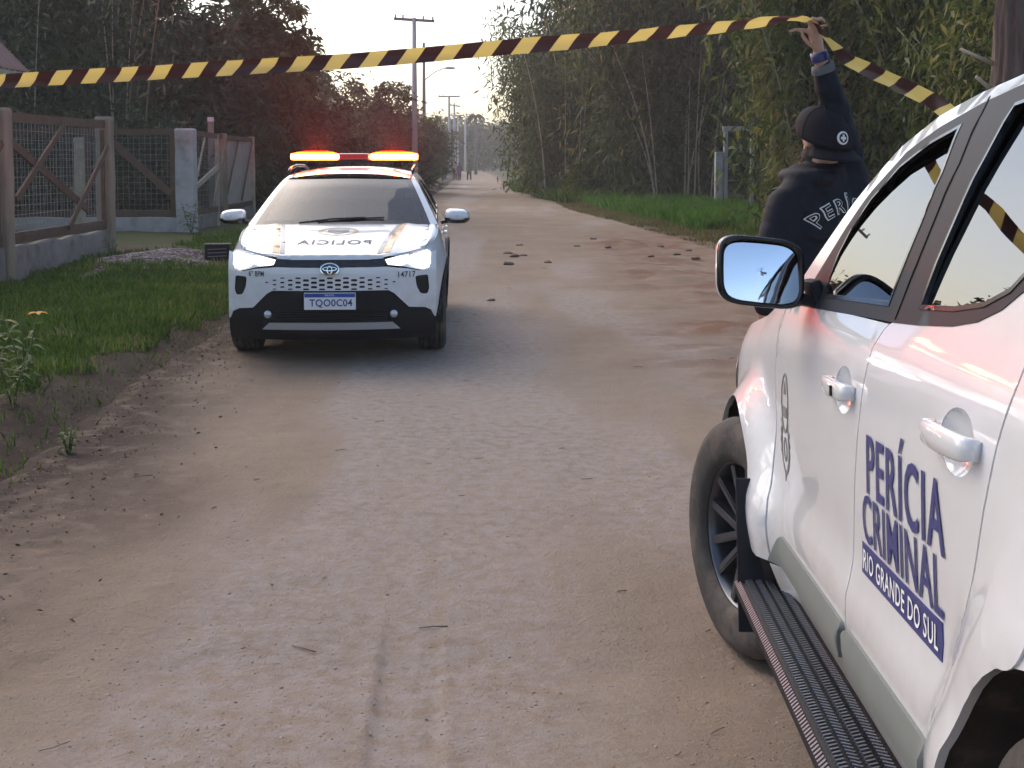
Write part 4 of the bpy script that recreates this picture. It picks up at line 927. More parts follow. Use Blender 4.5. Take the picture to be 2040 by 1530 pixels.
for s in (1, -1):
    ln = MB(); V = []; F = []; ys_ = np.linspace(.160, .620, 22); nn_ = 16
    for y in ys_:
        k = max(.12, (1 - abs((y - .36) / (.20 if y < .36 else .262)) ** 2.6)) ** .5 if abs(y - .36) < .262 else .12
        for q in range(nn_):
            w = 2 * math.pi * q / nn_; c_, d_ = math.cos(w), math.sin(w); V.append((LBX + .105 * k * math.copysign(abs(c_) ** .6, c_), s * y, LBZ + .056 * (.25 + .75 * k) * math.copysign(abs(d_) ** .7, d_)))  # lens swollen to an oval that stands in for the glare
    for i in range(len(ys_) - 1):
        for q in range(nn_): F.append((i * nn_ + q, i * nn_ + (q + 1) % nn_, (i + 1) * nn_ + (q + 1) % nn_, (i + 1) * nn_ + q))
    F += [tuple(range(nn_)), tuple((len(ys_) - 1) * nn_ + q for q in range(nn_))]
    ln.add(V, F, True); ln.build('beacon_lens', lens_lit, bar_)
    ld = bpy.data.lights.new('beacon_lamp', 'POINT'); ld.energy = 42; ld.color = (1, .10, .02); ld.shadow_soft_size = .03
    lo_ = bpy.data.objects.new('beacon_lamp', ld); COL.objects.link(lo_); lo_.parent = bar_; lo_.location = (LBX, s * .38, LBZ)
    ld = bpy.data.lights.new('red_glow_spot', 'SPOT'); ld.energy = 2200; ld.color = (1, .07, .012); ld.shadow_soft_size = .03; ld.spot_size = R(58); ld.spot_blend = .6      # added spots that redden the air and bushes behind the bar
    lo_ = bpy.data.objects.new('red_glow_spot', ld); COL.objects.link(lo_); lo_.parent = bar_; lo_.location = (LBX - .02, s * .38, LBZ + .01); lo_.rotation_euler = Vector((1, 0, -.42)).to_track_quat('Z', 'Y').to_euler()
cn = MB(); cn.box((LBX, 0, LBZ), (.17, .30, .066), None, .02); cn.build('beacon_centre', lens_dim, bar_)
# ------------------------------------------------------------------ fences on the left
old_wood = M('old_wood', (.25, .215, .155), .9, var=.35, scale=4, bump=.4, bscale=30, stretch=(1, 1, .25), dirt=((.10, .085, .06), 5, .5, .6))
brown_wood = M('brown_wood', (.105, .070, .045), .85, var=.3, scale=5, bump=.3, bscale=40)
pale_wood = M('pale_wood', (.40, .36, .26), .85, var=.25, scale=5, bump=.3, bscale=40, dirt=((.20, .16, .10), 4, .5, .6))
concrete = M('old_concrete', (.24, .225, .20), .95, var=.22, scale=3, bump=.5, bscale=30, dirt=((.09, .085, .06), 2.2, .48, .75))
pale_concrete = M('pale_concrete', (.42, .42, .40), .9, var=.15, scale=3, bump=.4, bscale=35, dirt=((.16, .17, .12), 2.6, .5, .7))
wire_mat = M('galvanised_wire', (.30, .30, .30), .5, .7, var=.2)
def post(parent, x, y, w, h, mat, d=None, cap=False):
    """square post, slightly worn, chamfered top"""
    d = d or w; mb = MB(); z0 = gz(x, y) - .12; zt = h; V = []; F = []; lv = [z0, .4, .9, 1.4, 1.9, zt - .03, zt]
    for i, z in enumerate(lv):
        k = 1.0 if i < len(lv) - 1 else .86
        for sx, sy in ((-1, -1), (-.8, -1), (.8, -1), (1, -1), (1, -.8), (1, .8), (1, 1), (.8, 1), (-.8, 1), (-1, 1), (-1, .8), (-1, -.8)):
            c = .94 if abs(sx) == 1 and abs(sy) == 1 else 1.0
            V.append((x + sx * w / 2 * k * c + .006 * math.sin(z * 5 + sx), y + sy * d / 2 * k * c + .006 * math.cos(z * 4 + sy), z))
    for i in range(len(lv) - 1):
        for k in range(12): F.append((i * 12 + k, i * 12 + (k + 1) % 12, (i + 1) * 12 + (k + 1) % 12, (i + 1) * 12 + k))
    F.append(tuple(72 + k for k in range(12))); mb.add(V, F); return mb.build('post', mat, parent)
def plank(parent, a, b, w, t, mat, name='rail', up=(0, 0, 1)):
    mb = MB(); mb.bar(a, b, t, w, up); return mb.build(name, mat, parent)
def wire(parent, a, b, z0, z1, cell=.11, r=.0028):
    a = Vector(a); b = Vector(b); L = (b - a).length; mb = MB(); n = int(L / cell)
    for i in range(n + 1):
        p = a + (b - a) * (i / n); mb.bar((p.x, p.y, z0), (p.x, p.y, z1), r * 2, r * 2, (b - a).normalized())
    for k in range(int((z1 - z0) / cell) + 1): mb.bar((a.x, a.y, z0 + k * cell), (b.x, b.y, z0 + k * cell), r * 2, r * 2)
    return tag(mb.build('wire_mesh', wire_mat, parent), kind='stuff')
def basewall(parent, a, b, h, t, mat):
    a = Vector((a[0], a[1], 0)); b = Vector((b[0], b[1], 0)); d = (b - a); L = d.length; d.normalize(); nrm = Vector((-d.y, d.x, 0)); V = []; F = []; n = max(2, int(L / .3))
    for i in range(n + 1):
        p = a + d * (L * i / n); hh = h + .012 * math.sin(i * 1.7) + .008 * math.sin(i * 4.1)
        for sgn, z in ((-1, -.25), (-1, hh - .015), (-.9, hh), (.9, hh), (1, hh - .015), (1, -.25)): V.append(p + nrm * (sgn * t / 2) + Vector((0, 0, z)))
    for i in range(n):
        for k in range(5): F.append((i * 6 + k, i * 6 + k + 1, i * 6 + k + 7, i * 6 + k + 6))
    F += [tuple(range(6)), tuple(n * 6 + k for k in range(6))]
    return mesh('base_wall', V, F, mat, parent)

FX = -6.27
fA = tag(empty('fence', (0, 0, 0)), 'wooden cross-braced fence with square posts on a low wall, at the far left edge', 'fence')
PY = [7.2, 11.0, 14.8, 18.6]
for i, y in enumerate(PY): post(fA, FX, y, .235, 2.28 if i < 3 else 2.31, old_wood)
basewall(fA, (FX, 6.9), (FX, 18.72), .56, .15, concrete)
for y0, y1 in zip(PY[:-1], PY[1:]):
    a, b = y0 + .12, y1 - .12; g = lambda t, z, o=0: (FX + .02 + o, a + (b - a) * t, z)
    plank(fA, g(0, 2.17), g(1, 2.19), .12, .05, brown_wood); plank(fA, g(0, .66), g(1, .66), .14, .05, brown_wood)
    plank(fA, g(.02, 1.86, .03), g(.76, .93, .03), .11, .03, brown_wood, 'brace'); plank(fA, g(.50, 2.12, .066), g(.03, 1.15, .066), .09, .03, brown_wood, 'brace'); plank(fA, g(.97, 1.85, .10), g(.50, .70, .10), .09, .03, brown_wood, 'brace')
    plank(fA, g(.015, .73), g(.015, 2.1), .045, .05, brown_wood, 'stile', (0, 1, 0)); plank(fA, g(.985, .73), g(.985, 2.1), .045, .05, brown_wood, 'stile', (0, 1, 0))
    wire(fA, g(.02, 0, -.05), g(.98, 0, -.05), .70, 2.12, .12)

fB = tag(empty('fence', (0, 0, 0)), 'brown framed mesh gate panel with one diagonal board beside the wide whitish post', 'fence')
BY = 26.0
post(fB, -7.02, BY, .40, 2.33, pale_concrete, .36); post(fB, -9.30, BY, .22, 2.14, pale_wood); post(fB, -12.6, BY, .22, 2.2, pale_wood)
basewall(fB, (-12.7, BY + .02), (-7.2, BY + .02), .42, .16, pale_concrete)
plank(fB, (-12.5, BY - .02, 2.27), (-7.22, BY - .02, 2.26), .13, .05, brown_wood); plank(fB, (-12.5, BY - .02, .50), (-7.22, BY - .02, .50), .14, .05, brown_wood)
plank(fB, (-7.28, BY - .07, .57), (-7.28, BY - .07, 2.20), .13, .05, brown_wood, 'stile', (1, 0, 0)); plank(fB, (-9.12, BY - .07, .57), (-9.12, BY - .07, 2.20), .10, .05, brown_wood, 'stile', (1, 0, 0))
plank(fB, (-8.78, BY - .125, 2.24), (-7.33, BY - .125, .93), .15, .04, brown_wood, 'brace')
wire(fB, (-12.5, BY + .06, 0), (-7.2, BY + .06, 0), .45, 2.2, .12)
fC = tag(empty('fence', (0, 0, 0)), 'weathered fence bay with grey posts and a pale board, nearest the police car mirror', 'fence')
post(fC, -6.97, 29.1, .19, 2.30, old_wood); post(fC, -7.12, 33.0, .16, 2.30, pale_wood); post(fC, -6.98, 28.55, .09, 2.26, pale_wood)
basewall(fC, (-7.02, 26.2), (-7.14, 33.2), .42, .14, concrete)
plank(fC, (-6.98, 26.2, 2.24), (-6.97, 29.0, 2.22), .12, .05, brown_wood); plank(fC, (-6.98, 29.2, 2.22), (-7.1, 32.9, 2.22), .10, .05, brown_wood)
plank(fC, (-6.98, 26.2, .50), (-6.97, 29.0, .50), .12, .05, brown_wood); plank(fC, (-6.98, 29.2, .50), (-7.1, 32.9, .50), .12, .05, brown_wood)
plank(fC, (-6.93, 26.25, 1.02), (-6.92, 28.5, 1.52), .12, .03, pale_wood, 'brace'); plank(fC, (-6.89, 27.1, 2.15), (-6.89, 26.4, 1.3), .06, .03, pale_wood, 'brace'); plank(fC, (-6.90, 27.8, .6), (-6.89, 28.9, 1.9), .07, .03, old_wood, 'brace')
board = MB()
for k in range(6): board.box((-7.06 - .012 * k, 29.45 + k * .61, 1.36), (.02, .60, 1.6))
M_ = board.build('board_sheet', M('pale_board', (.36, .33, .28), .9, var=.2, scale=3), fC)
plank(fC, (-6.99, 29.4, .62), (-7.0, 30.9, 2.15), .06, .03, brown_wood, 'brace'); plank(fC, (-7.02, 31.3, .62), (-7.03, 32.7, 2.15), .06, .03, brown_wood, 'brace')
wire(fC, (-6.96, 26.2, 0), (-6.95, 28.5, 0), .5, 2.2, .12)
st = MB(); st.box((-7.45, 29.9, 1.28), (.13, .13, 2.7), None, .015); sk = tag(st.build('stake', old_wood), 'tall thin post with white top standing behind the pale board fence', 'post')
st = MB(); st.box((-7.45, 29.9, 2.66), (.14, .14, .11), None, .015); st.build('post_cap', M('cap_white', (.6, .6, .58), .8), sk)

# ------------------------------------------------------------------ house behind the fence
house = tag(empty('house', (-9.9, 25.0, 0)), 'house with red corrugated sheet roof behind the fence at the left edge', 'house')
red_sheet = M('red_roof_sheet', (.13, .055, .05), .75, var=.22, scale=5, dirt=((.10, .05, .05), 3, .5, .6))
hb = MB(); hb.box((-2.9, -4.2, 1.6), (4.6, 7.4, 3.4)); hb.add([(-5.2, -.5, 3.3), (-.6, -.5, 3.3), (-2.9, -.5, 5.6)], [(0, 1, 2)]); hb.add([(-5.2, -7.9, 3.3), (-.6, -7.9, 3.3), (-2.9, -7.9, 5.6)], [(0, 1, 2)])
hb.build('wall', M('house_wall', (.10, .13, .10), .9, var=.2, scale=2), house)
for s in (1, -1):
    V = []; F = []; nL = 90
    for i in range(nL):
        yy = -8.3 + 8.3 * i / (nL - 1); dz = .022 * math.sin(i * 2.1)
        for t in (0, .33, .66, 1): V.append((-2.95 + s * (2.95 * t), yy, 6.45 - 3.0 * t + dz))
        for t in (0, .33, .66, 1): V.append((-2.95 + s * (2.95 * t), yy, 6.43 - 3.0 * t + dz))
    for i in range(nL - 1):
        for k in range(3): F += [(i * 8 + k, i * 8 + k + 1, i * 8 + k + 9, i * 8 + k + 8), (i * 8 + 4 + k, i * 8 + 5 + k, i * 8 + k + 13, i * 8 + k + 12)]
    r_ = mesh('roof', V, F, red_sheet, house, True)
    gt = MB(); gt.bar((-2.95 + s * 2.98, -8.3, 3.36), (-2.95 + s * 2.98, -.02, 3.36), .10, .10); gt.build('gutter', pale_wood, r_)
for yy in (-2.2, -5.6):
    wb_ = MB(); wb_.box((-.585, yy, 1.9), (.06, 1.2, 1.1)); w_ = wb_.build('window', pale_wood, house); wb_ = MB(); wb_.box((-.55, yy, 1.9), (.012, 1.05, .95)); wb_.build('pane', gloss_black, w_)

# ------------------------------------------------------------------ utility poles
pole_mat = M('concrete_pole', (.46, .44, .43), .9, var=.12, scale=2); pole_dark = M('timber_pole', (.20, .18, .17), .9, var=.2, scale=2)
def upole(label, x, y, h, r, mat, arm=0.0, armz=.15, lamp=False, drop=0.0, name='utility_pole'):
    t = tag(empty(name, (x, y, 0)), label, 'pole', 'poles along the road'); mb = MB(); mb.tube([(0, 0, -.3), (0, 0, h * .5), (0, 0, h)], [r * 1.2, r, r * .72], 10); mb.build('shaft', mat, t)
    if arm:
        a = MB(); a.bar((-arm, 0, h - armz + drop), (arm, 0, h - armz - drop), .10, .13); c = a.build('crossarm', pole_dark, t)
        for q in (-.92, -.55, .45, .92):
            i_ = MB(); i_.lathe([(.02, 0), (.05, .03), (.035, .08), (.055, .11), (.03, .17), (.001, .18)], 8, 'Z', (q * arm, 0, h - armz - q * drop + .06)); i_.build('insulator', pole_mat, c)
    if lamp:
        l = MB(); l.tube([(0, 0, h * .74), (.7, -.1, h * .80), (1.3, -.15, h * .825)], .03, 6); b_ = l.build('lamp_arm', pole_dark, t); l = MB(); l.ellipsoid((1.62, -.18, h * .825), (.36, .12, .08)); l.build('lamp_head', pole_mat, b_)
    return t
upole('nearest pale concrete pole with a long crossarm, right above the police car roof', -4.83, 60, 8.70, .135, pole_mat, 1.0, .10, drop=.06)
upole('thin dark pole with street lamp arm, just right of the tallest pole', -5.45, 75, 8.95, .11, pole_dark, 0, lamp=True)
upole('distant pole with a wide pale crossarm above the walking people', -6.75, 130, 8.70, .15, pole_mat, 1.15, .1)
upole('distant pole with small dark crossarm right beside the wide-armed distant pole', -7.15, 150, 8.85, .15, pole_mat, .7, .3, drop=.12)
upole('distant thin pole third in the far group, with a short faint crossarm', -7.4, 165, 8.0, .13, pole_mat, .9, .1)
upole('farthest pole with crossarm, second from the right in the row', -7.35, 190, 8.4, .17, pole_mat, .95, .5)
upole('short plain pole with no crossarm low behind the dark shrubs left of the people', -7.0, 118, 4.6, .09, pole_mat)

# ------------------------------------------------------------------ concrete gateway on the right
gp = tag(empty('gateway', (6.98, 40, 0)), 'pale concrete gate frame with a lower side pillar at the edge of the bamboo', 'gate frame')
for nm, c, d in (('pillar', (-.13, 0, .95), (.24, .24, 2.0)), ('post', (.10, .02, 1.28), (.13, .16, 2.7)), ('post', (.98, .02, 1.28), (.13, .16, 2.7)), ('beam', (.54, .02, 2.705), (1.10, .18, .16))):
    q = MB(); q.box(c, d, None, .012); q.build(nm, pale_concrete, gp)
q = MB()
for z in (.5, 1.0): q.tube([(.16, 0, z), (.92, 0, z)], .012, 5)
q.build('bar', wire_mat, gp)

# ------------------------------------------------------------------ trees and bamboo
rg = np.random.default_rng(21)
LT = [  # label, x, y, h, r, n
 ('tall dark tree at the far left edge, above the red roof', -17.5, 37, 10.5, 2.4, 9000),
 ('tall dark tree between the red roof and the first white stems', -15.4, 34.5, 9.8, 2.0, 10000),
 ('dark leafy tree above the corner fence post', -13.6, 36, 10.2, 2.0, 11000),
 ('tall dark tree rising out of frame left of the sky gap', -11.9, 34.5, 9.8, 1.9, 11000),
 ('dark tree just left of the bright sky gap', -10.4, 36, 8.6, 1.5, 10000),
 ('thin topped tree under the bright sky gap', -9.1, 34.5, 6.3, 1.3, 9000),
 ('rounded dark tree right of the sky gap, above the fence end', -7.75, 36, 6.9, 1.35, 11000),
 ('dark tree leaning to the road, above the light bar', -7.35, 38.5, 5.7, 1.1, 9000)]
for i_, (lb_, x, y, h, r, n) in enumerate(LT):
    tree('leafy_tree', lb_, x, y, h, r, (dark_green, deep_green, dark_green, mid_green, deep_green)[i_ % 5], rg, n=n, leaf=(.33, .24, .40)[i_ % 3], ratio=(.30, .40, .22)[i_ % 3], base=.12, lean=(rg.normal() * .3, rg.normal() * .3), group='dark trees behind the fence', trunk_r=.10, low=True, clumps=130)
for lb_, x, y, h, n_ in (('pale stemmed bamboo standing behind the mesh gate panel', -10.2, 30.5, 7.4, 5), ('pale stemmed bamboo behind the red house roof corner', -13.2, 31.0, 8.0, 6), ('thin pale bamboo stems behind the leftmost fence bay', -15.2, 31.5, 8.0, 6)):
    bamboo(lb_, x, y, h, 1.2, rg, nc=n_, n=2600, mat=dark_green, pale=.75, group='pale bamboo behind the fence', lowleaf=.3, spread=1.6, kinds=(0, 3), tilt=1.0)
for lb_, x, y, h, r in (('low dark shrub at ground level behind the mesh gate panel', -9.6, 29.2, 2.5, 1.5), ('low dark shrub behind the wide whitish post', -8.7, 31.0, 2.6, 1.0), ('low dark shrub behind the leftmost fence bays', -12.3, 28.8, 2.7, 1.6), ('dark shrub beside the road just past the fence end', -6.5, 36.0, 3.6, 1.0), ('reddish dark shrub behind the police car roof', -6.2, 41.0, 4.0, 1.2)):
    tree('shrub', lb_, x, y, h, r, dark_green, rg, n=7000, leaf=.2, ratio=.34, base=.0, cat='shrub', group='shrubs behind the fence', trunk_r=.05, clumps=80)
for lb_, x, y, h, r in (('broad bush with ragged top left of the tallest pole', -8.6, 58, 5.3, 2.0), ('bush touching the tallest pole on its left', -6.5, 61, 5.6, 1.6), ('bush behind the light bar, between tree and poles', -9.9, 62, 5.0, 1.7), ('low bush right of the police car, beside the road', -5.15, 62, 3.0, 1.05), ('lower bush right behind the thin lamp pole', -6.0, 74, 4.0, 1.6), ('roadside bush between the lamp pole and the walkers', -6.3, 88, 4.2, 1.6)):
    tree('bush', lb_, x, y, h, r, mid_green, rg, n=9000, leaf=.30, ratio=.36, base=.0, cat='bush', group='bushes along the left roadside', trunk_r=.07, clumps=110)
for lb_, x, y, h, r in (('far pale tree behind the row of distant poles', -10.5, 205, 8.5, 5.0), ('far tree closing the end of the road', -5.0, 215, 8.8, 5.0), ('far tree right of the palm at the end of the road', 1.0, 205, 8.2, 4.5), ('far tree left of the walking people', -11.8, 150, 7.0, 3.8)):
    tree('far_tree', lb_, x, y, h, r, mid_green, rg, n=6000, leaf=.7, ratio=.45, base=.05, group='far trees at the road end', trunk_r=.2, clumps=110)
# palm
pm = tag(empty('palm_tree', (-4.55, 152, 0)), 'small distant palm with drooping crown at the road end', 'palm tree'); q = MB(); q.tube([(0, 0, -.2), (.05, 0, 4), (0, 0, 7.2)], [.22, .17, .15], 8); q.build('trunk', pole_dark, pm)
for k in range(17):
    a = k * 2 * math.pi / 17 + .2 + .2 * math.sin(k * 5); V = []; F = []; mbp = MB()
    pts = [Vector((math.cos(a) * L, math.sin(a) * L, 7.2 + .55 * math.sin(min(1, L / .6) * 1.6) - .9 * L * L * (.6 + .5 * ((k * 7) % 5) / 5))) for L in (0, .22, .45, .7, .95, 1.2)]
    for i in range(5):
        p, q_ = pts[i], pts[i + 1]; sd_ = Vector((-math.sin(a), math.cos(a), 0)) * (.16 * (1 - i * .17)); b = len(V); V += [p - sd_ - Vector((0, 0, .25)), p, p + sd_ - Vector((0, 0, .25)), q_ - sd_ * .8 - Vector((0, 0, .25)), q_, q_ + sd_ * .8 - Vector((0, 0, .25))]; F += [(b, b + 1, b + 4, b + 3), (b + 1, b + 2, b + 5, b + 4)]
    fr_ = mesh('frond', V, F, M('palm_frond', (.05, .06, .03), .7) if k == 0 else bpy.data.materials['palm_frond'], pm)
# right hand grove
RB = [  # label, x, y, h, r, culms, leaves
 ('bamboo at the left end of the right grove, overhanging the far road', 2.3, 63, 8.2, 2.0, 12, 11000),
 ('tall bamboo rising out of frame left of centre of the right grove', 3.4, 58, 9.6, 2.2, 14, 12000),
 ('bamboo with bushy foot beside the far road bend', 3.0, 53.5, 5.6, 1.7, 12, 11000),
 ('tall bamboo above the fifth dark tape stripe', 5.4, 52, 10.5, 2.3, 16, 12000),
 ('dark bamboo behind the lush green grass strip', 5.6, 47, 9.0, 2.0, 22, 10000),
 ('dense dark bamboo stand left of the concrete gate frame', 7.2, 48, 10.5, 2.3, 26, 11000),
 ('dark bamboo directly behind the concrete gate frame', 9.0, 45, 10.0, 2.2, 22, 10000),
 ('bamboo behind the raised tape, left of the officer', 10.6, 39.5, 9.0, 2.0, 18, 11000)]
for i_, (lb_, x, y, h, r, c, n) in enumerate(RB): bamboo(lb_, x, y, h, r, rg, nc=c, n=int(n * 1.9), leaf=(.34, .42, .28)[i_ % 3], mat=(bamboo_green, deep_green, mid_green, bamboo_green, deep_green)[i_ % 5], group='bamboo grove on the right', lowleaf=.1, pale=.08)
for lb_, x, y, h, r, c, n, lf, m_ in (
 ('bright green bamboo spray just left of the officer', 6.6, 25.5, 6.8, 1.3, 12, 12000, .26, bamboo_green),
 ('bamboo directly behind the raised arm', 8.1, 27.5, 8.0, 1.6, 16, 11000, .27, bamboo_green),
 ('bamboo behind the cap and the falling tape', 8.6, 24.0, 7.5, 1.5, 18, 10000, .25, bamboo_green),
 ('pale stemmed bamboo between the falling tape and the tree trunk', 10.2, 26.5, 8.0, 1.7, 22, 10000, .26, bamboo_green),
 ('bamboo thicket behind the large tree trunk', 11.8, 26.5, 8.2, 1.8, 20, 10000, .26, bamboo_green),
 ('bamboo thicket hidden low behind the white vehicle', 8.3, 19.0, 5.0, 1.4, 12, 8000, .22, bamboo_green),
 ('bamboo at the right frame edge beyond the trunk', 11.2, 20.5, 7.0, 1.6, 14, 8000, .22, bamboo_green),
 ('dark bamboo added as deep shade far behind the officer', 12.0, 35, 9.5, 2.2, 20, 10000, .32, dark_green),
 ('dark bamboo added as deep shade far behind the tree trunk', 15.5, 34, 9.5, 2.4, 20, 10000, .32, dark_green)):  # last two stands: grove shade put into darker leaves
    bamboo(lb_, x, y, h, r, rg, nc=c, n=int(n * 1.6), mat=m_, leaf=lf, group='bamboo grove on the right', lowleaf=.1, pale=.35)
for lb_, x, y, h in (('bare arching canes leaning over the far road from the grove', 2.6, 52.0, 7.5), ('bare pale canes fanning out in front of the dark grove', 6.0, 44.0, 8.0), ('bare pale canes beside the concrete gate frame', 9.4, 41.5, 7.0)):
    bamboo(lb_, x, y, h, 1.5, rg, nc=9, n=500, mat=bamboo_green, leaf=.3, group='bare canes of the grove', pale=1.0, spread=1.5)
tree('dry_shrub', 'dry yellowish shrub beside the gate frame, left of the officer', 6.2, 24.2, 2.6, .75, dry_leaf, rg, n=4500, leaf=.2, ratio=.14, base=0, cat='shrub', trunk_r=.03, clumps=60)
for lb_, x, y, h, r in (('low leafy bush at the grove foot by the far road bend', 1.9, 57, 2.1, 1.3), ('low leafy bush at the grove foot left of the lush grass', 3.1, 49.5, 1.5, 1.0)):
    tree('bush', lb_, x, y, h, r, bamboo_green, rg, n=5000, leaf=.22, ratio=.3, base=0, cat='bush', trunk_r=.04, clumps=60, group='bushes at the grove foot')
for lb_, x, y, h, r in (('dark shrub added as shade just right of the grove foot bushes', 4.9, 50.5, 3.2, 1.5), ('dark shrub added as shade behind the left half of the lush grass', 6.3, 50, 3.4, 1.6), ('dark shrub added as shade left of the concrete gate frame', 7.6, 46.0, 3.2, 1.4), ('dark shrub added as shade inside the concrete gate frame', 9.2, 43.0, 3.0, 1.3), ('dark shrub added as shade between gate frame and officer', 10.6, 38.0, 3.2, 1.6), ('dark shrub added as shade low behind the white vehicle bonnet', 10.0, 30.0, 3.0, 1.6)):
    tree('shrub', lb_, x, y, h, r, dark_green, rg, n=9000, leaf=.26, ratio=.24, base=0, cat='shrub', trunk_r=.05, clumps=90, group='dark shrubs added as shade under the bamboo')  # dark-leaved shrubs added to darken the depth of the grove
# leaning dry cane
cn_ = MB(); cn_.tube([(5.15, 25.2, -.1), (5.65, 24.6, 1.1), (6.05, 24.2, 2.2), (6.5, 24.0, 3.1)], [.022, .02, .017, .010], 7)
for p in ((5.4, 24.9, .5), (5.86, 24.4, 1.66), (6.25, 24.1, 2.6)): cn_.ellipsoid(p, (.026, .026, .014), 7, 3)
tag(cn_.build('dry_cane', M('dry_cane', (.33, .26, .13), .7, var=.2)), 'long dry bamboo cane leaning just left of the officer', 'cane')
# big trunk on the right
bt = tag(empty('pine_tree', (5.75, 14.0, 0)), 'thick brown tree trunk at the upper right above the white vehicle roof', 'tree'); V = []; F = []; nr, nh = 64, 150
for j in range(nh):
    z = -.3 + 9.3 * j / (nh - 1); r0 = .215 * (1.35 - .35 * min(1, (z + .3) / .8)) * (1 - .035 * z)
    for k in range(nr):
        w = 2 * math.pi * k / nr; rr = r0 * (1 + .30 * float(fbm(np.array(w * 5.5), np.array(z * 1.6 + 40), 4)) + .05 * math.sin(w * 9 + z)); V.append((rr * math.cos(w) + .02 * z * .3, rr * math.sin(w), z))
for j in range(nh - 1):
    for k in range(nr): F.append((j * nr + k, j * nr + (k + 1) % nr, (j + 1) * nr + (k + 1) % nr, (j + 1) * nr + k))
mesh('trunk', V, F, bark, bt, True)
for a, z, L in ((2.9, 2.85, .35), (3.2, 2.52, .2), (.4, 3.6, .5)):
    q = MB(); q.tube([(.18 * math.cos(a), .18 * math.sin(a), z - .1), ((.2 + L) * math.cos(a), (.2 + L) * math.sin(a), z + .08)], [.03, .018], 6); q.build('broken_branch', pale_culm, bt)
P_, tn = blob_points(6000, (0, 0, 9.2), (2.2, 2.2, 2.0), rg, 70, .35); fastmesh('crown', leaf_quads(P_, .28, .1, .3, rg), 4, dark_green, bt, rnd=tn)
# wood far behind the camera (seen only in mirrors)
P_, tn = blob_points(9000, (0, 0, 1.5), (60, 3, 2.2), rg, 260, .9, .0); P_[:, 1] -= 70; P_[:, 2] = np.abs(P_[:, 2] - .2) + .1
tag(fastmesh('distant_wood', leaf_quads(P_, 1.0, .5, .3, rg), 4, dark_green, rnd=tn), 'low dark line of far woodland reflected in the side mirror', 'woodland', kind='stuff')
# ------------------------------------------------------------------ people
def cap(mb, a, b, ra, rb, n=14):
    """tapered capsule"""
    a, b = Vector(a), Vector(b); mb.tube([a, a.lerp(b, .33), a.lerp(b, .66), b], [ra, ra + (rb - ra) * .33, ra + (rb - ra) * .66, rb], n); mb.ellipsoid(a, (ra,) * 3, n, 8); mb.ellipsoid(b, (rb,) * 3, n, 8)
def chain(mb, pts, rads, n=14):
    for i in range(len(pts) - 1): cap(mb, pts[i], pts[i + 1], rads[i], rads[i + 1], n)
def skinned(name, mb, voxel, mat, parent, smooth=6, wrinkle=0.0, wfreq=9.0):
    o = mb.build(name, None); m = o.modifiers.new('r', 'REMESH'); m.mode = 'VOXEL'; m.voxel_size = voxel
    s_ = o.modifiers.new('s', 'SMOOTH'); s_.iterations = smooth; s_.factor = .5
    dg = bpy.context.evaluated_depsgraph_get(); me = bpy.data.meshes.new_from_object(o.evaluated_get(dg)); bpy.data.objects.remove(o)
    if wrinkle:
        n = len(me.vertices); co = np.zeros(n * 3); nn = np.zeros(n * 3); me.vertices.foreach_get('co', co); me.vertices.foreach_get('normal', nn); co = co.reshape(-1, 3); nn = nn.reshape(-1, 3)
        w = fbm(co[:, 0] * wfreq + co[:, 1] * wfreq * .7 + 3, co[:, 2] * wfreq * 1.5 + co[:, 0] * 3, 3); rdg = .12 - np.abs(w)
        co += nn * (wrinkle * (rdg * 2.0))[:, None]; me.vertices.foreach_set('co', co.ravel()); me.update()
    me.polygons.foreach_set('use_smooth', np.ones(len(me.polygons), bool)); me.materials.clear(); me.materials.append(mat); me.name = name
    return link(name, me, parent)
skin_mat = M('skin', (.42, .24, .17), .55, var=.10, scale=20, bump=.05, bscale=200)
jacket_mat = M('black_jacket', (.009, .010, .016), .7, var=.25, scale=10, bump=.12, bscale=120, spec=.15)
trouser_mat = M('dark_trousers', (.02, .021, .026), .85, var=.2, scale=20)
cap_mat = M('black_cap', (.010, .009, .013), .8, var=.15, scale=30, bump=.2, bscale=400, spec=.15)
white_stitch = M('white_embroidery', (.62, .62, .60), .8, var=.08, scale=60)
beard_mat = M('dark_beard', (.03, .02, .015), .9, var=.4, scale=60, bump=.5, bscale=160)

B = empty('person', (1.35, 5.25, 0)); tag(B, 'person in black jacket and backwards cap lifting the striped tape overhead', 'person')
W2 = lambda x, y, z: Vector((x - 1.35, y - 5.25, z))            # world to person space
th = R(24); HB = Vector((math.sin(th), -math.cos(th), 0)); HL = Vector((-math.cos(th), -math.sin(th), 0)); HFd = -HB   # back, left and front of the head
HC = W2(1.350, 5.25, 1.728)
hrot = Matrix((HFd, HL, Vector((0, 0, 1)))).transposed()
b = MB()
b.ellipsoid(HC + Vector((0, 0, .008)), (.102, .080, .100), 18, 12, hrot); b.ellipsoid(HC + HFd * .035 + Vector((0, 0, -.062)), (.066, .060, .062), 14, 10, hrot)
b.ellipsoid(HC + HFd * .104 + Vector((0, 0, -.020)), (.018, .014, .026), 8, 6, hrot)                                              # nose
for s in (1, -1):
    b.ellipsoid(HC + HL * (s * .080) - HFd * .004 + Vector((0, 0, -.012)), (.022, .010, .036), 10, 8, hrot)                         # ears
    b.ellipsoid(HC + HFd * .088 + HL * (s * .032) + Vector((0, 0, .006)), (.012, .014, .010), 8, 6, hrot)                           # brow and eye
b.ellipsoid(HC + HFd * .094 + Vector((0, 0, -.062)), (.012, .024, .009), 8, 6, hrot)                                              # mouth
cap(b, HC + Vector((0, 0, -.06)) + HB * .018, W2(1.345, 5.27, 1.50), .058, .066)
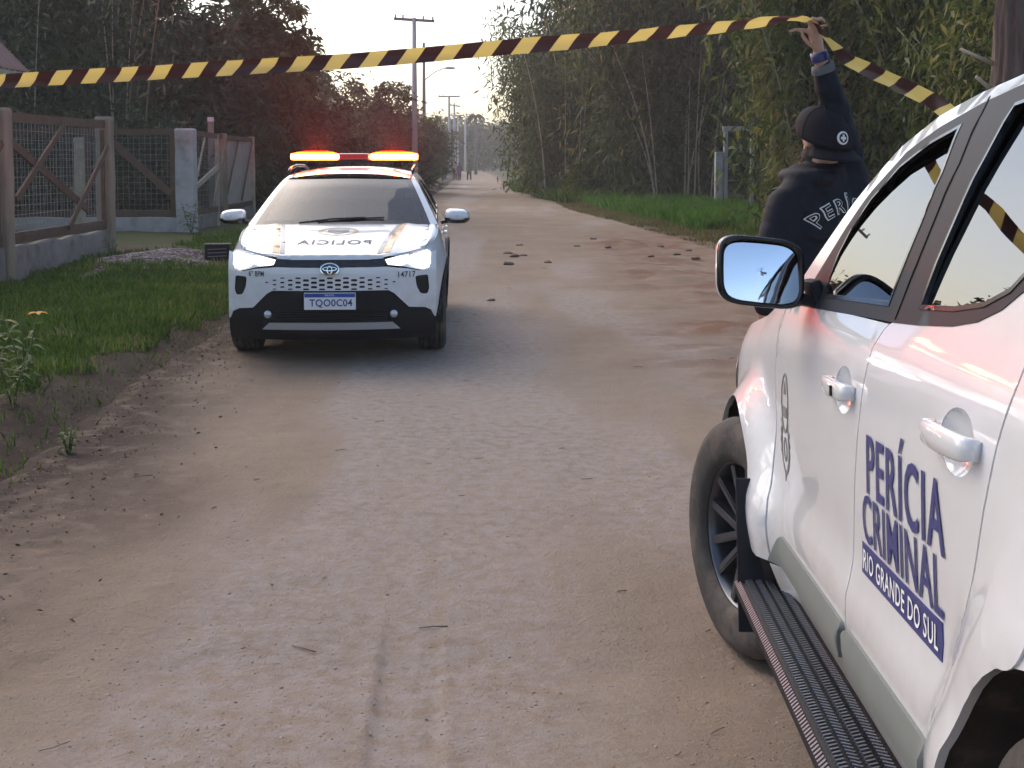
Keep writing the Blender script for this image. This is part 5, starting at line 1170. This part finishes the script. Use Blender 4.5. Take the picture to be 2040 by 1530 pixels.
LS, RS = W2(1.165, 5.13, 1.435), W2(1.490, 5.36, 1.520)
chain(b, [W2(1.345, 5.27, 1.50), W2(1.34, 5.27, 1.25), W2(1.36, 5.29, .98)], [.085, .11, .12])
chain(b, [W2(1.34, 5.27, 1.46), LS, W2(1.075, 5.08, 1.17), W2(1.085, 5.17, .965)], [.06, .055, .042, .030]); 
chain(b, [W2(1.36, 5.29, 1.46), RS, W2(1.425, 5.30, 1.80), W2(1.330, 5.25, 2.075)], [.06, .055, .043, .029])
for s in (1, -1):
    q = Vector((math.cos(R(-35)) * .095 * s, math.sin(R(35)) * .095 * s, 0)); chain(b, [W2(1.36, 5.29, .93) + q, W2(1.36, 5.30, .50) + q * 1.2, W2(1.36, 5.27, .10) + q * 1.35], [.085, .055, .042]); cap(b, W2(1.36, 5.27, .06) + q * 1.35, W2(1.30, 5.38, .05) + q * 1.35, .042, .034)
# right hand: palm, thumb from the side of the palm, four fingers of unequal length
Wr = W2(1.330, 5.25, 2.075)
for p, q in (((1.318, 5.245, 2.10), (1.287, 5.225, 2.168)), ((1.328, 5.248, 2.10), (1.304, 5.228, 2.176)), ((1.336, 5.252, 2.10), (1.322, 5.235, 2.168))): cap(b, W2(*p), W2(*q), .0165, .0145, 10)
cap(b, Wr, W2(1.326, 5.248, 2.105), .026, .022, 10)
def finger(pts, r): chain(b, [W2(*p) for p in pts], list(np.linspace(r, r * .82, len(pts))), 10)
finger([(1.286, 5.224, 2.170), (1.243, 5.208, 2.186), (1.214, 5.203, 2.184), (1.189, 5.200, 2.177)], .0098)
finger([(1.294, 5.218, 2.178), (1.268, 5.196, 2.212), (1.280, 5.172, 2.230), (1.300, 5.168, 2.222)], .0098)
finger([(1.306, 5.220, 2.180), (1.298, 5.194, 2.220), (1.315, 5.172, 2.230), (1.330, 5.172, 2.212)], .0094)
finger([(1.322, 5.232, 2.170), (1.330, 5.206, 2.200), (1.344, 5.190, 2.200)], .0086)
finger([(1.302, 5.226, 2.110), (1.268, 5.200, 2.128), (1.246, 5.192, 2.150), (1.240, 5.190, 2.168)], .0108)
# left hand, relaxed by the hip
cap(b, W2(1.085, 5.17, .965), W2(1.088, 5.195, .90), .027, .022, 10)
for k, (dx, L) in enumerate(((-.024, .075), (-.008, .085), (.008, .08), (.022, .062))): finger([(1.088 + dx, 5.20, .885), (1.088 + dx * 1.1, 5.215, .885 - L * .55), (1.088 + dx, 5.205, .885 - L)], .0092)
finger([(1.10, 5.19, .935), (1.125, 5.215, .91), (1.13, 5.225, .875)], .0105)
body = skinned('body', b, .0075, skin_mat, B, 3)
# clothing
j = MB(); bd = R(35); BL = Vector((-math.cos(bd), -math.sin(bd), 0)); BF = Vector((-math.sin(bd), math.cos(bd), 0)); jrot = Matrix((BL, BF, Vector((0, 0, 1)))).transposed()
tc_ = W2(1.345, 5.275, 0)
for z, a, d in ((.86, .215, .155), (.97, .215, .155), (1.10, .205, .150), (1.22, .215, .155), (1.33, .228, .158), (1.42, .222, .145), (1.49, .17, .118), (1.54, .12, .10)): j.ellipsoid(tc_ + Vector((0, 0, z)), (a, d, .11), 24, 12, jrot)
chain(j, [W2(1.34, 5.27, 1.47), LS, W2(1.075, 5.08, 1.17), W2(1.083, 5.155, 1.0)], [.088, .080, .068, .052]); chain(j, [W2(1.37, 5.30, 1.44), W2(1.46, 5.34, 1.48), RS, W2(1.425, 5.30, 1.80), W2(1.352, 5.262, 2.012)], [.10, .115, .10, .073, .050])
cap(j, W2(1.20, 5.17, 1.20), W2(1.15, 5.13, 1.34), .09, .085); j.ellipsoid(W2(1.22, 5.18, 1.475), (.085, .085, .075), 14, 8); j.ellipsoid(W2(1.25, 5.20, 1.43), (.10, .10, .10), 14, 8)
# stand-up collar
for k in range(26):
    w = 2 * math.pi * k / 26; r_ = .088; c = W2(1.335, 5.268, 1.562) + BL * (math.cos(w) * r_ * 1.1) + BF * (math.sin(w) * r_); out_ = (c - W2(1.335, 5.268, 1.562)).normalized(); j.ellipsoid(c, (.034, .034, .058), 10, 6)
    if math.cos(w) > .25: j.ellipsoid(c + out_ * .040 + Vector((0, 0, -.005)), (.040, .040, .034), 10, 6)
jk = skinned('jacket', j, .0105, jacket_mat, B, 6, .013, 6.0)
cu_ = MB(); cu_.lathe([(.050, -.016), (.051, 0), (.046, .018), (.036, .020)], 24, 'Z', W2(1.349, 5.260, 2.022), (Wr - W2(1.425, 5.30, 1.80)).to_track_quat('Z', 'Y').to_matrix()); cu_.build('cuff', M('grey_cuff', (.09, .09, .095), .9, var=.15, scale=80), jk)
wt = MB(); qm = (Wr - W2(1.425, 5.30, 1.80)).to_track_quat('Z', 'Y').to_matrix(); wt.lathe([(.030, -.020), (.037, -.020), (.038, 0), (.037, .020), (.030, .020)], 24, 'Z', W2(1.331, 5.251, 2.074), qm); wt.box(W2(1.345, 5.218, 2.076), (.034, .012, .036), qm, .004); wt.build('wrist_watch', M('blue_strap', (.02, .03, .12), .45, var=.1), B)
t_ = MB()
t_.ellipsoid(W2(1.36, 5.29, .92), (.20, .145, .14), 20, 10, jrot)
for s in (1, -1):
    q = Vector((math.cos(R(-35)) * .095 * s, math.sin(R(35)) * .095 * s, 0)); chain(t_, [W2(1.36, 5.29, .90) + q, W2(1.36, 5.30, .50) + q * 1.2, W2(1.36, 5.27, .10) + q * 1.35], [.112, .085, .075])
skinned('trousers', t_, .013, trouser_mat, B, 5, .014, 7)
for s in (1, -1):
    q = Vector((math.cos(R(-35)) * .095 * s, math.sin(R(35)) * .095 * s, 0)) * 1.35; sh_ = MB(); sh_.ellipsoid(W2(1.355, 5.27, .055) + q, (.05, .065, .062), 12, 8, jrot); cap(sh_, W2(1.355, 5.28, .045) + q, W2(1.285, 5.40, .038) + q, .046, .038); sh_.box(W2(1.322, 5.33, .015) + q, (.085, .25, .03), jrot, .01); skinned('shoe', sh_, .008, black_plastic, B, 3)
# cap worn backwards: dome, brim over the nape, round badge, beard
CC = HC + Vector((0, 0, .022)) + HB * .004; cp = MB()
V = []; F = []; nA, nE = 32, 12
for i in range(nE + 1):
    e = math.pi / 2 * i / nE
    for k in range(nA):
        w = 2 * math.pi * k / nA; r_ = math.cos(e - .14 * (1 - i / nE)) if i < nE else 0.001
        V.append(CC + HB * (math.cos(w) * .126 * r_) + HL * (math.sin(w) * .106 * r_) + Vector((0, 0, -.034 + .136 * math.sin(e) - .052 * math.cos(w) * math.cos(e))))
for i in range(nE):
    for k in range(nA): F.append((i * nA + k, i * nA + (k + 1) % nA, (i + 1) * nA + (k + 1) % nA, (i + 1) * nA + k))
cp.add(V, F, True); cpo = cp.build('cap', cap_mat, B); m = cpo.modifiers.new('t', 'SOLIDIFY'); m.thickness = .005; m.offset = 1
for k in range(6):
    w = 2 * math.pi * k / 6 + .52; sm_ = MB(); pts_ = []
    for i in range(nE + 1):
        e = math.pi / 2 * i / nE; r_ = math.cos(e - .14 * (1 - i / nE)) if i < nE else .02
        pts_.append(CC + HB * (math.cos(w) * .1315 * r_) + HL * (math.sin(w) * .1115 * r_) + Vector((0, 0, -.034 + .1415 * math.sin(e) - .052 * math.cos(w) * math.cos(e))))
    sm_.tube(pts_, .0018, 5); sm_.build('seam', cap_mat, cpo)
bt_ = MB(); bt_.ellipsoid(CC + Vector((0, 0, .108)), (.009, .009, .005), 10, 6); bt_.build('button', cap_mat, cpo)
br = MB(); V = []; F = []
for i, e in enumerate(np.linspace(0, 1, 6)):
    for k, a in enumerate(np.linspace(-1.15, 1.15, 17)):
        rr = .122 + e * .062 * math.cos(a * .9) ** .6; V.append(CC + HB * (math.cos(a) * rr) + HL * (math.sin(a) * rr * .88) + Vector((0, 0, -.036 - .052 * math.cos(a) - e * .038 - .014 * math.sin(a) ** 2 * e)))
for i in range(5):
    for k in range(16): F.append((i * 17 + k, i * 17 + k + 1, i * 17 + k + 18, i * 17 + k + 17))
br.add(V, F, True); bo = br.build('brim', cap_mat, cpo); m = bo.modifiers.new('t', 'SOLIDIFY'); m.thickness = .006
ZH = Vector((0, 0, 1))
def cap_pt(a, z_, o):                                    # a: sideways (towards left), z_: up, on the dome's back
    q = max(.02, 1 - (a / .106) ** 2 - (max(0, z_ + .034) / .136) ** 2); return CC + HL * a + ZH * z_ + HB * (.126 * math.sqrt(q) + .007 + o)
bdg = lambda a, z_, o: cap_pt(a, z_, o)
panel('badge', ring2((0, -.030), .0285, .0285, 28), bdg, white_stitch, cpo, step=.008, rim=.003, off=.001)
panel('badge_print', ring2((0, -.030), .021, .021, 24), bdg, cap_mat, cpo, step=.008, rim=0, off=.0018, holes=[rounded([(x_, z_ - .048) for x_, z_ in [(-.014, .012), (-.005, .012), (-.005, .003), (.005, .003), (.005, .012), (.014, .012), (.014, .023), (.005, .023), (.005, .033), (-.005, .033), (-.005, .023), (-.014, .023)]], .001, 1)])
bm_ = MB(); bm_.ellipsoid(HC + HFd * .045 + Vector((0, 0, -.082)), (.066, .066, .048), 14, 8, hrot); bm_.ellipsoid(HC + HFd * .02 + HL * .045 + Vector((0, 0, -.07)), (.045, .030, .042), 12, 8, hrot); skinned('beard', bm_, .006, beard_mat, B, 3, .006, 40)
hr = MB(); hr.ellipsoid(HC + HB * .030 + Vector((0, 0, -.035)), (.078, .074, .052), 14, 8, hrot); skinned('hair', hr, .006, beard_mat, B, 2, .004, 40)
# lettering across the back: arched, white outline letters
bv = BVHTree.FromPolygons([v.co.copy() for v in jk.data.vertices], [tuple(p.vertices) for p in jk.data.polygons])
BN = -BF; RT = -BL                                        # out of the back; rightwards as read
bc = tc_ + Vector((0, 0, 1.425)) + RT * .022
def on_back(a, h_, o):
    p = bc + RT * a + Vector((0, 0, h_)); hit = bv.ray_cast(p + BN * .6, -BN); q = hit[0] if hit[0] is not None else p + BN * .15; return q + BN * o
def arched(a, h_, o): r_ = .24; w = a / r_; return on_back(math.sin(w) * (r_ + h_), math.cos(w) * (r_ + h_) - r_ + .02, o)
for txt, w_, h_2, fn in (('PERÍCIA', .42, .084, arched), ('RS', .13, .066, lambda a, h_, o: on_back(a, h_ - .12, o))):
    lettering(txt, w_, h_2, lambda a, h_, fn=fn: fn(a, h_, .004), white_stitch, jk, .040, 1.30, step=.012); bx_ = textmesh.box
    lettering(txt, w_, h_2, lambda a, h_, fn=fn: fn(a, h_, .0068), jacket_mat, jk, -.004, 1.30, step=.012, name='lettering_fill', box=bx_)

# people far down the road
def far_person(label, x, y, h, rz, top_c, leg_c, step_=.12, hair=(.03, .02, .015), coat_low=.45):
    P = empty('person', (x, y, 0), rz); tag(P, label, 'person', 'people walking far down the road'); k = h / 1.7; v = lambda a, b_, c: Vector((a * k, b_ * k, c * k)); m = MB()
    m.ellipsoid(v(0, 0, 1.58), (.075 * k, .09 * k, .115 * k)); cap(m, v(0, 0, 1.5), v(0, 0, 1.35), .05 * k, .06 * k); cap(m, v(0, 0, 1.32), v(0, 0, .95), .13 * k, .12 * k)
    for s in (1, -1):
        chain(m, [v(s * .09, 0, .9), v(s * .10, s * step_ * .6, .48), v(s * .10, s * step_, .06)], [.085 * k, .06 * k, .045 * k], 10); cap(m, v(s * .10, s * step_, .05), v(s * .10, s * step_ + .13, .04), .045 * k, .035 * k, 8)
        chain(m, [v(s * .17, 0, 1.38), v(s * .22, -s * .05, 1.1), v(s * .21, s * .08, .86)], [.055 * k, .042 * k, .033 * k], 10); cap(m, v(s * .21, s * .08, .86), v(s * .205, s * .10, .77), .032 * k, .02 * k, 8)
    skinned('body', m, .018, skin_mat, P, 2)
    m = MB(); chain(m, [v(0, 0, 1.36), v(0, 0, 1.15), v(0, 0, 1.7 * coat_low)], [.15 * k, .165 * k, .18 * k])
    for s in (1, -1): chain(m, [v(s * .16, 0, 1.37), v(s * .22, -s * .05, 1.1), v(s * .212, s * .07, .90)], [.075 * k, .06 * k, .05 * k], 10)
    skinned('coat', m, .022, M('coat_cloth', top_c, .9, var=.2), P, 2, .01, 6)
    m = MB()
    for s in (1, -1): chain(m, [v(s * .085, 0, .92), v(s * .10, s * step_ * .6, .48), v(s * .10, s * step_, .10)], [.115 * k, .082 * k, .065 * k], 10)
    skinned('trousers', m, .022, M('trouser_cloth', leg_c, .9, var=.2), P, 2)
    m = MB(); m.ellipsoid(v(0, -.015, 1.61), (.085 * k, .098 * k, .105 * k)); m.build('hair', M('hair_dark', hair, .9), P)
far_person('far person in maroon top at the left roadside beside the bushes', -5.75, 103, 1.68, .3, (.14, .05, .07), (.03, .02, .03))
far_person('far person in pale pink top, middle of the walking group', -4.86, 103, 1.66, 0, (.36, .24, .24), (.05, .025, .045))
far_person('far shorter person in purple, walking beside the one in pink', -4.42, 101, 1.50, .2, (.12, .06, .10), (.06, .02, .045))
far_person('far person in grey green coat and dark trousers, rightmost of the walkers', -3.70, 104, 1.74, -.2, (.13, .16, .09), (.025, .025, .03), .18)

# ------------------------------------------------------------------ barrier tape
def tape_mat():
    m, n, out = nt('barrier_tape'); at = n.nodes.new('ShaderNodeAttribute'); at.attribute_name = 'along'
    r = ramp(n, [(0, (.72, .54, .16)), (.475, (.72, .54, .16)), (.485, (.045, .018, .018)), (.99, (.045, .018, .018)), (1, (.72, .54, .16))]); r.color_ramp.interpolation = 'LINEAR'
    f = node(n, 'ShaderNodeMath', _operation='FRACT'); n.links.new(at.outputs['Fac'], f.inputs[0]); n.links.new(f.outputs[0], r.inputs[0])
    p = n.nodes.new('ShaderNodeBsdfPrincipled'); p.inputs['Roughness'].default_value = .28; n.links.new(r.outputs[0], p.inputs['Base Color'])
    t = n.nodes.new('ShaderNodeBsdfTranslucent'); n.links.new(r.outputs[0], t.inputs[0]); mx = n.nodes.new('ShaderNodeMixShader'); mx.inputs[0].default_value = .45
    n.links.new(p.outputs[0], mx.inputs[1]); n.links.new(t.outputs[0], mx.inputs[2]); n.links.new(mx.outputs[0], out.inputs[0]); return m
TP = [((-6.17, 7.32, 1.90), 12), ((-4.3, 6.5, 1.945), 10), ((-2.465, 5.80, 2.004), 8), ((-.727, 5.45, 2.070), 10), ((.618, 5.30, 2.176), 30), ((1.05, 5.235, 2.222), 48), ((1.215, 5.20, 2.240), 70), ((1.285, 5.193, 2.220), 80), ((1.335, 5.18, 2.150), 60), ((1.402, 5.10, 2.055), 25), ((1.531, 4.90, 1.953), 8), ((1.645, 4.70, 1.850), 5), ((1.76, 4.40, 1.66), 5), ((1.85, 4.02, 1.43), 10), ((1.88, 3.66, 1.258), 40)]
ctrl = np.array([p for p, _ in TP]); tw = np.array([a for _, a in TP], float); u_ = np.concatenate([[0], np.cumsum(np.linalg.norm(np.diff(ctrl, axis=0), axis=1))])
ss = np.concatenate([np.arange(0, u_[5], .03), np.arange(u_[5], u_[-1], .012)]); pts = np.stack([np.interp(ss, u_, ctrl[:, i]) for i in range(3)], 1)
ker = np.ones(9) / 9
for i in range(3): pts[4:-4, i] = np.convolve(pts[:, i], ker, 'valid')
twi = np.interp(ss, u_, tw) + 9 * np.sin(ss * 1.9) + 7 * np.sin(ss * 5.3 + 1); V = []; al = []; NW = 5
for i in range(len(ss)):
    t = pts[min(i + 1, len(ss) - 1)] - pts[max(i - 1, 0)]; t /= np.linalg.norm(t); up = np.array([0, 0, 1.0]); side = np.cross(t, up); side /= np.linalg.norm(side); up = np.cross(side, t); a = R(twi[i]); wv = up * math.cos(a) + side * math.sin(a); nv = np.cross(t, wv)
    for k in range(NW):
        q = (k / (NW - 1) - .5); V.append(pts[i] + wv * q * .068 + nv * (.008 * (q * q * 4 - .5) + .005 * math.sin(ss[i] * 9 + q * 5) + .003 * math.sin(ss[i] * 31 + q * 3))); al.append((ss[i] - q * .062) / .172)
F = [(i * NW + k, i * NW + k + 1, (i + 1) * NW + k + 1, (i + 1) * NW + k) for i in range(len(ss) - 1) for k in range(NW - 1)]
tp = mesh('barrier_tape', V, F, tape_mat(), None, True); at = tp.data.attributes.new('along', 'FLOAT', 'POINT'); at.data.foreach_set('value', np.array(al, np.float32)); tag(tp, 'yellow and black striped barrier tape stretched across the road', 'tape')
# ------------------------------------------------------------------ grass, litter, stones, plants
rs = np.random.default_rng(77)
def areaL(y0, y1, w0, w1):
    def f(rng, n):
        y = y0 + (y1 - y0) * rng.random(n) ** 1.25; b0 = np.interp(y, [5, 8, 10, 12, 14], [.60, .42, .22, .08, .03]) + .35 * vnoise(y * 2.3, 8.8); d = w0 + (b0 if w0 >= .1 else 0) + (w1 - w0) * rng.random(n); return XL(y) - d, y
    return f
def notheap(X, Y): return (((X + 5.0) / 1.0) ** 2 + ((Y - 17.2) / 1.05) ** 2 > 1 + .5 * vnoise(X * 3, Y * 3)) & ~((Y > 19.2) & (Y < 21.5) & (X < -5.3 + 1.5 * vnoise(X * 2, Y * 2))) & (X > -6.15) & (fbm(X * 1.3, Y * 1.3, 3) > -.42)
blades('grass', 'green grass on the left verge between road and fence', 95000, areaL(4.2, 17, .12, 4.2), left_z, grass_mat, rs, (.035, .12), .0045, keep=notheap)
blades('grass', 'short grass on the verge beyond the gravel heap, left of the police car', 42000, areaL(17, 40, .1, 5.0), left_z, grass_mat, rs, (.05, .15), .006, keep=notheap)
blades('grass', 'sparse grass and roots on the crumbling left road bank', 2600, areaL(4.0, 20, -.05, 1.0), left_z, grass_mat, rs, (.02, .09), .004)
def areaR(y0, y1, w0, w1):
    def f(rng, n): y = y0 + (y1 - y0) * rng.random(n) ** 1.3; return XR(y) + w0 + (w1 - w0) * rng.random(n), y
    return f
blades('grass', 'lush bright green grass strip in front of the bamboo on the right', 48000, areaR(27, 52, .7, 5.0), right_z, lush_grass, rs, (.14, .42), .010)
blades('grass', 'low dry yellowish grass along the right road edge', 26000, areaR(14, 46, -.3, 1.2), right_z, yellow_grass, rs, (.03, .12), .008)
blades('grass', 'grass and weeds at the foot of the grove near the far bend', 16000, areaR(46, 80, .1, 2.5), right_z, grass_mat, rs, (.15, .55), .012)
blades('grass', 'rough grass below the bamboo behind the white vehicle', 20000, areaR(9, 27, 1.0, 4.0), right_z, grass_mat, rs, (.08, .35), .008)
# litter leaves
n = 3600; y = 4 + 16 * rs.random(n) ** 1.3; x = XL(y) + rs.normal(-.05, .38, n); z = np.where(x < XL(y), left_z(x, y), road_z(x, y)) + .008
tag(fastmesh('leaf_litter', leaf_quads(np.stack([x, y, z], 1), .024, .4, 0.05, rs), 4, leafmat('litter_leaf', [(0, (.05, .034, .024)), (.6, (.12, .08, .055)), (1, (.24, .18, .12))], .1), rnd=rs.random(n)), 'dead brown leaves and bits along the left road edge', 'leaf litter', kind='stuff')
def pebbles(name, label, X, Y, Z, size, mat, cat):
    n = len(X); o = np.array([(1, 0, 0), (0, 1, 0), (-1, 0, 0), (0, -1, 0), (0, 0, .7), (0, 0, -.7)], float); f = np.array([(0, 1, 4), (1, 2, 4), (2, 3, 4), (3, 0, 4), (1, 0, 5), (2, 1, 5), (3, 2, 5), (0, 3, 5)])
    V = o[None] * (size * (.5 + rs.random(n)))[:, None, None] * (.6 + .8 * rs.random((n, 6, 1))) ; a = rs.random(n) * 6.28; c, s_ = np.cos(a)[:, None], np.sin(a)[:, None]
    V = np.stack([V[..., 0] * c - V[..., 1] * s_, V[..., 0] * s_ + V[..., 1] * c, V[..., 2] * .5], -1) + np.stack([X, Y, Z], 1)[:, None]
    F = (f[None] + 6 * np.arange(n)[:, None, None]).reshape(-1, 3)
    return tag(fastmesh(name, V, 3, mat, F=F, rnd=np.repeat(rs.random(n), 8)), label, cat, kind='stuff')
gravel_m = leafmat('gravel_stone', [(0, (.13, .095, .085)), (.5, (.25, .19, .175)), (1, (.40, .33, .31))], 0.0, .9)
n = 7000; a = rs.random(n) * 6.28; q = np.sqrt(rs.random(n)); x = -5.0 + 1.45 * q * np.cos(a); y = 17.2 + 1.35 * q * np.sin(a); pebbles('gravel_heap', 'low heap of pinkish gravel on the verge by the fence corner', x, y, left_z(x, y) + .004, .026, gravel_m, 'gravel')
n = 1900; y = 3.0 + 22 * rs.random(n) ** 1.6; x = XL(y) + (XR(y) - XL(y)) * rs.random(n); pebbles('road_pebbles', 'small pebbles scattered over the dirt road', x, y, road_z(x, y) + .0005, .0062, leafmat('road_stone', [(0, (.20, .155, .12)), (.5, (.28, .225, .175)), (1, (.40, .34, .29))], 0.0, .9), 'pebbles')
n = 16000; y = 3.0 + 8 * rs.random(n) ** 1.5; x = XL(y) + (XR(y) - XL(y)) * rs.random(n); k_ = fbm(x * 1.2 + 3, y * .8, 3) > -.12 + .25 * rs.random(n); x, y = x[k_], y[k_]
pebbles('road_grit', 'loose grit and crumbs of earth on the near dirt road', x, y, road_z(x, y) + .0003, .0036, bpy.data.materials['road_stone'], 'grit')
tw_ = MB()
for i in range(75):
    y = 3.1 + 17 * rs.random() ** 1.5; x = float(XL(y) + .2 + (5.2) * rs.random()); a = rs.normal(0, .5); L = .02 + .09 * rs.random() ** 2.5; z = float(road_z(x, y)) + .004; p = Vector((x, y, z)); d = Vector((math.cos(a) * L, math.sin(a) * L, .003)); tw_.tube([p, p + d * .5 + Vector((0, .006 * rs.normal(), .0012)), p + d], .0012 + .0012 * rs.random(), 4)
tag(tw_.build('twigs', M('twig', (.15, .11, .08), .9, var=.3)), 'thin twigs and straws strewn over the dirt road', 'twigs', kind='stuff')
# earth clods on the road
clod_m = M('dark_earth', (.15, .10, .075), .95, var=.35, scale=30, bump=.6, bscale=60)
def ground_at(u, v): Y = 2400 * 1.62 / (v - 322.0); return (u - 1020) / 2400 * Y, Y
def clod_mesh(seed):
    r_ = np.random.default_rng(seed); mb = MB(); mb.ellipsoid((0, 0, 0), (1, .8, .5), 10, 6); me = mb.build('dirt_clod', clod_m); d = me.data
    for v in d.vertices: v.co *= 1 + .8 * float(vnoise(v.co.x * 2.1 + seed * 7, v.co.y * 2.1 + v.co.z * 3))
    bpy.data.objects.remove(me); return d
_o = ['first', 'second', 'third', 'fourth', 'fifth', 'sixth', 'seventh', 'eighth', 'ninth']; _k = 'of the cluster of clods just right of the police car mirror'
CL = {0: 'leftmost dark clod ' + _k, 3: 'nearest dark clod ' + _k, 1: 'largest dark clod ' + _k, 5: 'farthest dark clod ' + _k, 2: 'dark clod just right of the largest one beside the police car mirror', 4: 'rightmost dark clod ' + _k, 8: 'lone dark clod on the road right beside the police car'}
for a_, b_ in enumerate((14, 7, 6, 13, 15, 9, 10, 11, 12)): CL[b_] = _o[a_] + ' clod from the left of those near the grassy right road edge'
cm = [clod_mesh(k) for k in range(4)]
for i, (u, v, sz) in enumerate(((1012, 506, .13), (1025, 512, .17), (1043, 510, .10), (1013, 528, .17), (1092, 524, .12), (1035, 490, .09), (1212, 497, .13), (1182, 480, .12), (978, 600, .085), (1315, 494, .12), (1350, 511, .10), (1373, 501, .12), (1387, 521, .11), (1240, 476, .12), (1150, 492, .10), (1298, 517, .11))):
    x, y = ground_at(u, v); o = link('dirt_clod', cm[i % 4]); sz *= .72; o.location = (x, y, gz(x, y) + sz * .10); o.scale = (sz, sz * .8, sz * .6); o.rotation_euler = (0, 0, i * 1.3); tag(o, CL[i], 'clod', 'earth clods on the road')
# plants in the left foreground
stem_m = M('green_stem', (.06, .10, .025), .6, var=.2)
petal = leafmat('orange_petal', [(0, (.55, .20, .015)), (1, (.70, .36, .04))], .4); broad = leafmat('broad_leaf', [(0, (.04, .075, .012)), (.6, (.09, .13, .025)), (1, (.22, .22, .05))], .4)
def ribbon_leaf(base, az, L, w, lift, droop, n=7):
    V = []
    for i in range(n):
        t = i / (n - 1); p = Vector(base) + Vector((math.cos(az) * L * t, math.sin(az) * L * t, lift * t - droop * t * t)); s_ = Vector((-math.sin(az), math.cos(az), 0)) * (w * math.sin(math.pi * min(1, t * .9 + .1)) ** .8 * .5); V += [p - s_, p + Vector((0, 0, -.1 * w)), p + s_]
    return V, [(i * 3 + k, i * 3 + k + 1, i * 3 + k + 4, i * 3 + k + 3) for i in range(n - 1) for k in (0, 1)]
def plant(name, label, x, y, h, nl, leafw, mat, rng, flower=False, cat='plant', group=None):
    z = gz(x, y); t = tag(empty(name, (x, y, z)), label, cat, group); ns = 5
    for k in range(ns):
        a = k * 2.4 + rng.random(); tip = Vector((math.cos(a) * h * .28, math.sin(a) * h * .28, h * (.6 + .4 * rng.random())))
        if flower and k == 0: tip = Vector((.12, -.08, h))
        mb = MB(); mb.tube([(0, 0, -.03), tip * .5 + Vector((0, 0, h * .06)), tip], [.006, .005, .003], 5); mb.build('stem', stem_m, t); V = []; F = []
        for i in range(nl):
            s_ = .15 + .8 * i / nl; p = tip * s_ + Vector((0, 0, h * .06 * math.sin(s_ * 3.1))); v, f = ribbon_leaf(p, a + i * 2.1 + rng.normal() * .4, h * (.22 + .14 * rng.random()), leafw, h * .10, h * .16); b_ = len(V); V += v; F += [tuple(j + b_ for j in q) for q in f]
        o = mesh('leaf', V, F, mat, t, True); at = o.data.attributes.new('rnd', 'FLOAT', 'FACE'); at.data.foreach_set('value', rng.random(len(F)).astype(np.float32))
        if flower and k == 0:
            for i in range(6):
                v, f = ribbon_leaf(tip, i * math.pi / 3, .075, .034, .055, .055, 6); p_ = mesh('petal', v, f, petal, t, True); at = p_.data.attributes.new('rnd', 'FLOAT', 'FACE'); at.data.foreach_set('value', np.full(len(f), rng.random(), np.float32))
    return t
plant('lily_plant', 'orange flowering lily among the weeds at the left edge', -3.28, 8.05, .50, 7, .022, broad, rs, True)
plant('weed', 'leafy weed with a yellowish leaf at the very left edge beside the lily', -3.62, 8.3, .55, 6, .05, broad, rs, group='weeds on the left verge')
plant('weed', 'narrow leaved weed just in front of the lily', -3.10, 7.4, .38, 8, .018, broad, rs, group='weeds on the left verge')
plant('weed', 'tall weed growing against the wide whitish post', -6.72, 25.2, .75, 9, .05, broad, rs, group='weeds on the left verge')
plant('weed', 'small green tuft at the lower left road edge', -2.44, 6.55, .16, 8, .02, broad, rs, group='weeds on the left verge')
plant('weed', 'weed at the foot of the low wall by the fence corner', -6.0, 18.0, .35, 8, .03, broad, rs, group='weeds on the left verge')
cr = tag(empty('crate', (-4.16, 17.0, gz(-4.16, 17.0) - .01), .15), 'small black crate on the gravel beside the police car headlight', 'crate')
for nm, c, d in (('base', (0, 0, .02), (.34, .26, .03)), ('side', (0, -.125, .12), (.34, .014, .22)), ('side', (0, .125, .12), (.34, .014, .22)), ('side', (-.163, 0, .12), (.014, .236, .22)), ('side', (.163, 0, .12), (.014, .236, .22)), ('lid', (0, 0, .237), (.36, .28, .015))):
    q = MB(); q.box(c, d, None, .004); q.build(nm, black_plastic, cr)
q = MB()
for k in range(3): q.bar((-.13, -.135, .07 + k * .05), (.13, -.135, .08 + k * .05), .006, .012)
q.build('rib', M('worn_grey', (.15, .15, .15), .8), cr)
# ------------------------------------------------------------------ thin haze, added so the red lamps glow in the air
hz_m, hn, ho = nt('haze_air'); pv = hn.nodes.new('ShaderNodeVolumePrincipled'); pv.inputs['Color'].default_value = (.93, .92, .90, 1); pv.inputs['Density'].default_value = .0011; pv.inputs['Anisotropy'].default_value = .2; hn.links.new(pv.outputs[0], ho.inputs['Volume'])
hb_ = MB(); hb_.box((0, 0, 6.2), (2900, 2900, 15.0)); tag(hb_.build('haze', hz_m), 'thin haze added over the whole scene to let the red lamps glow', 'haze', kind='stuff')
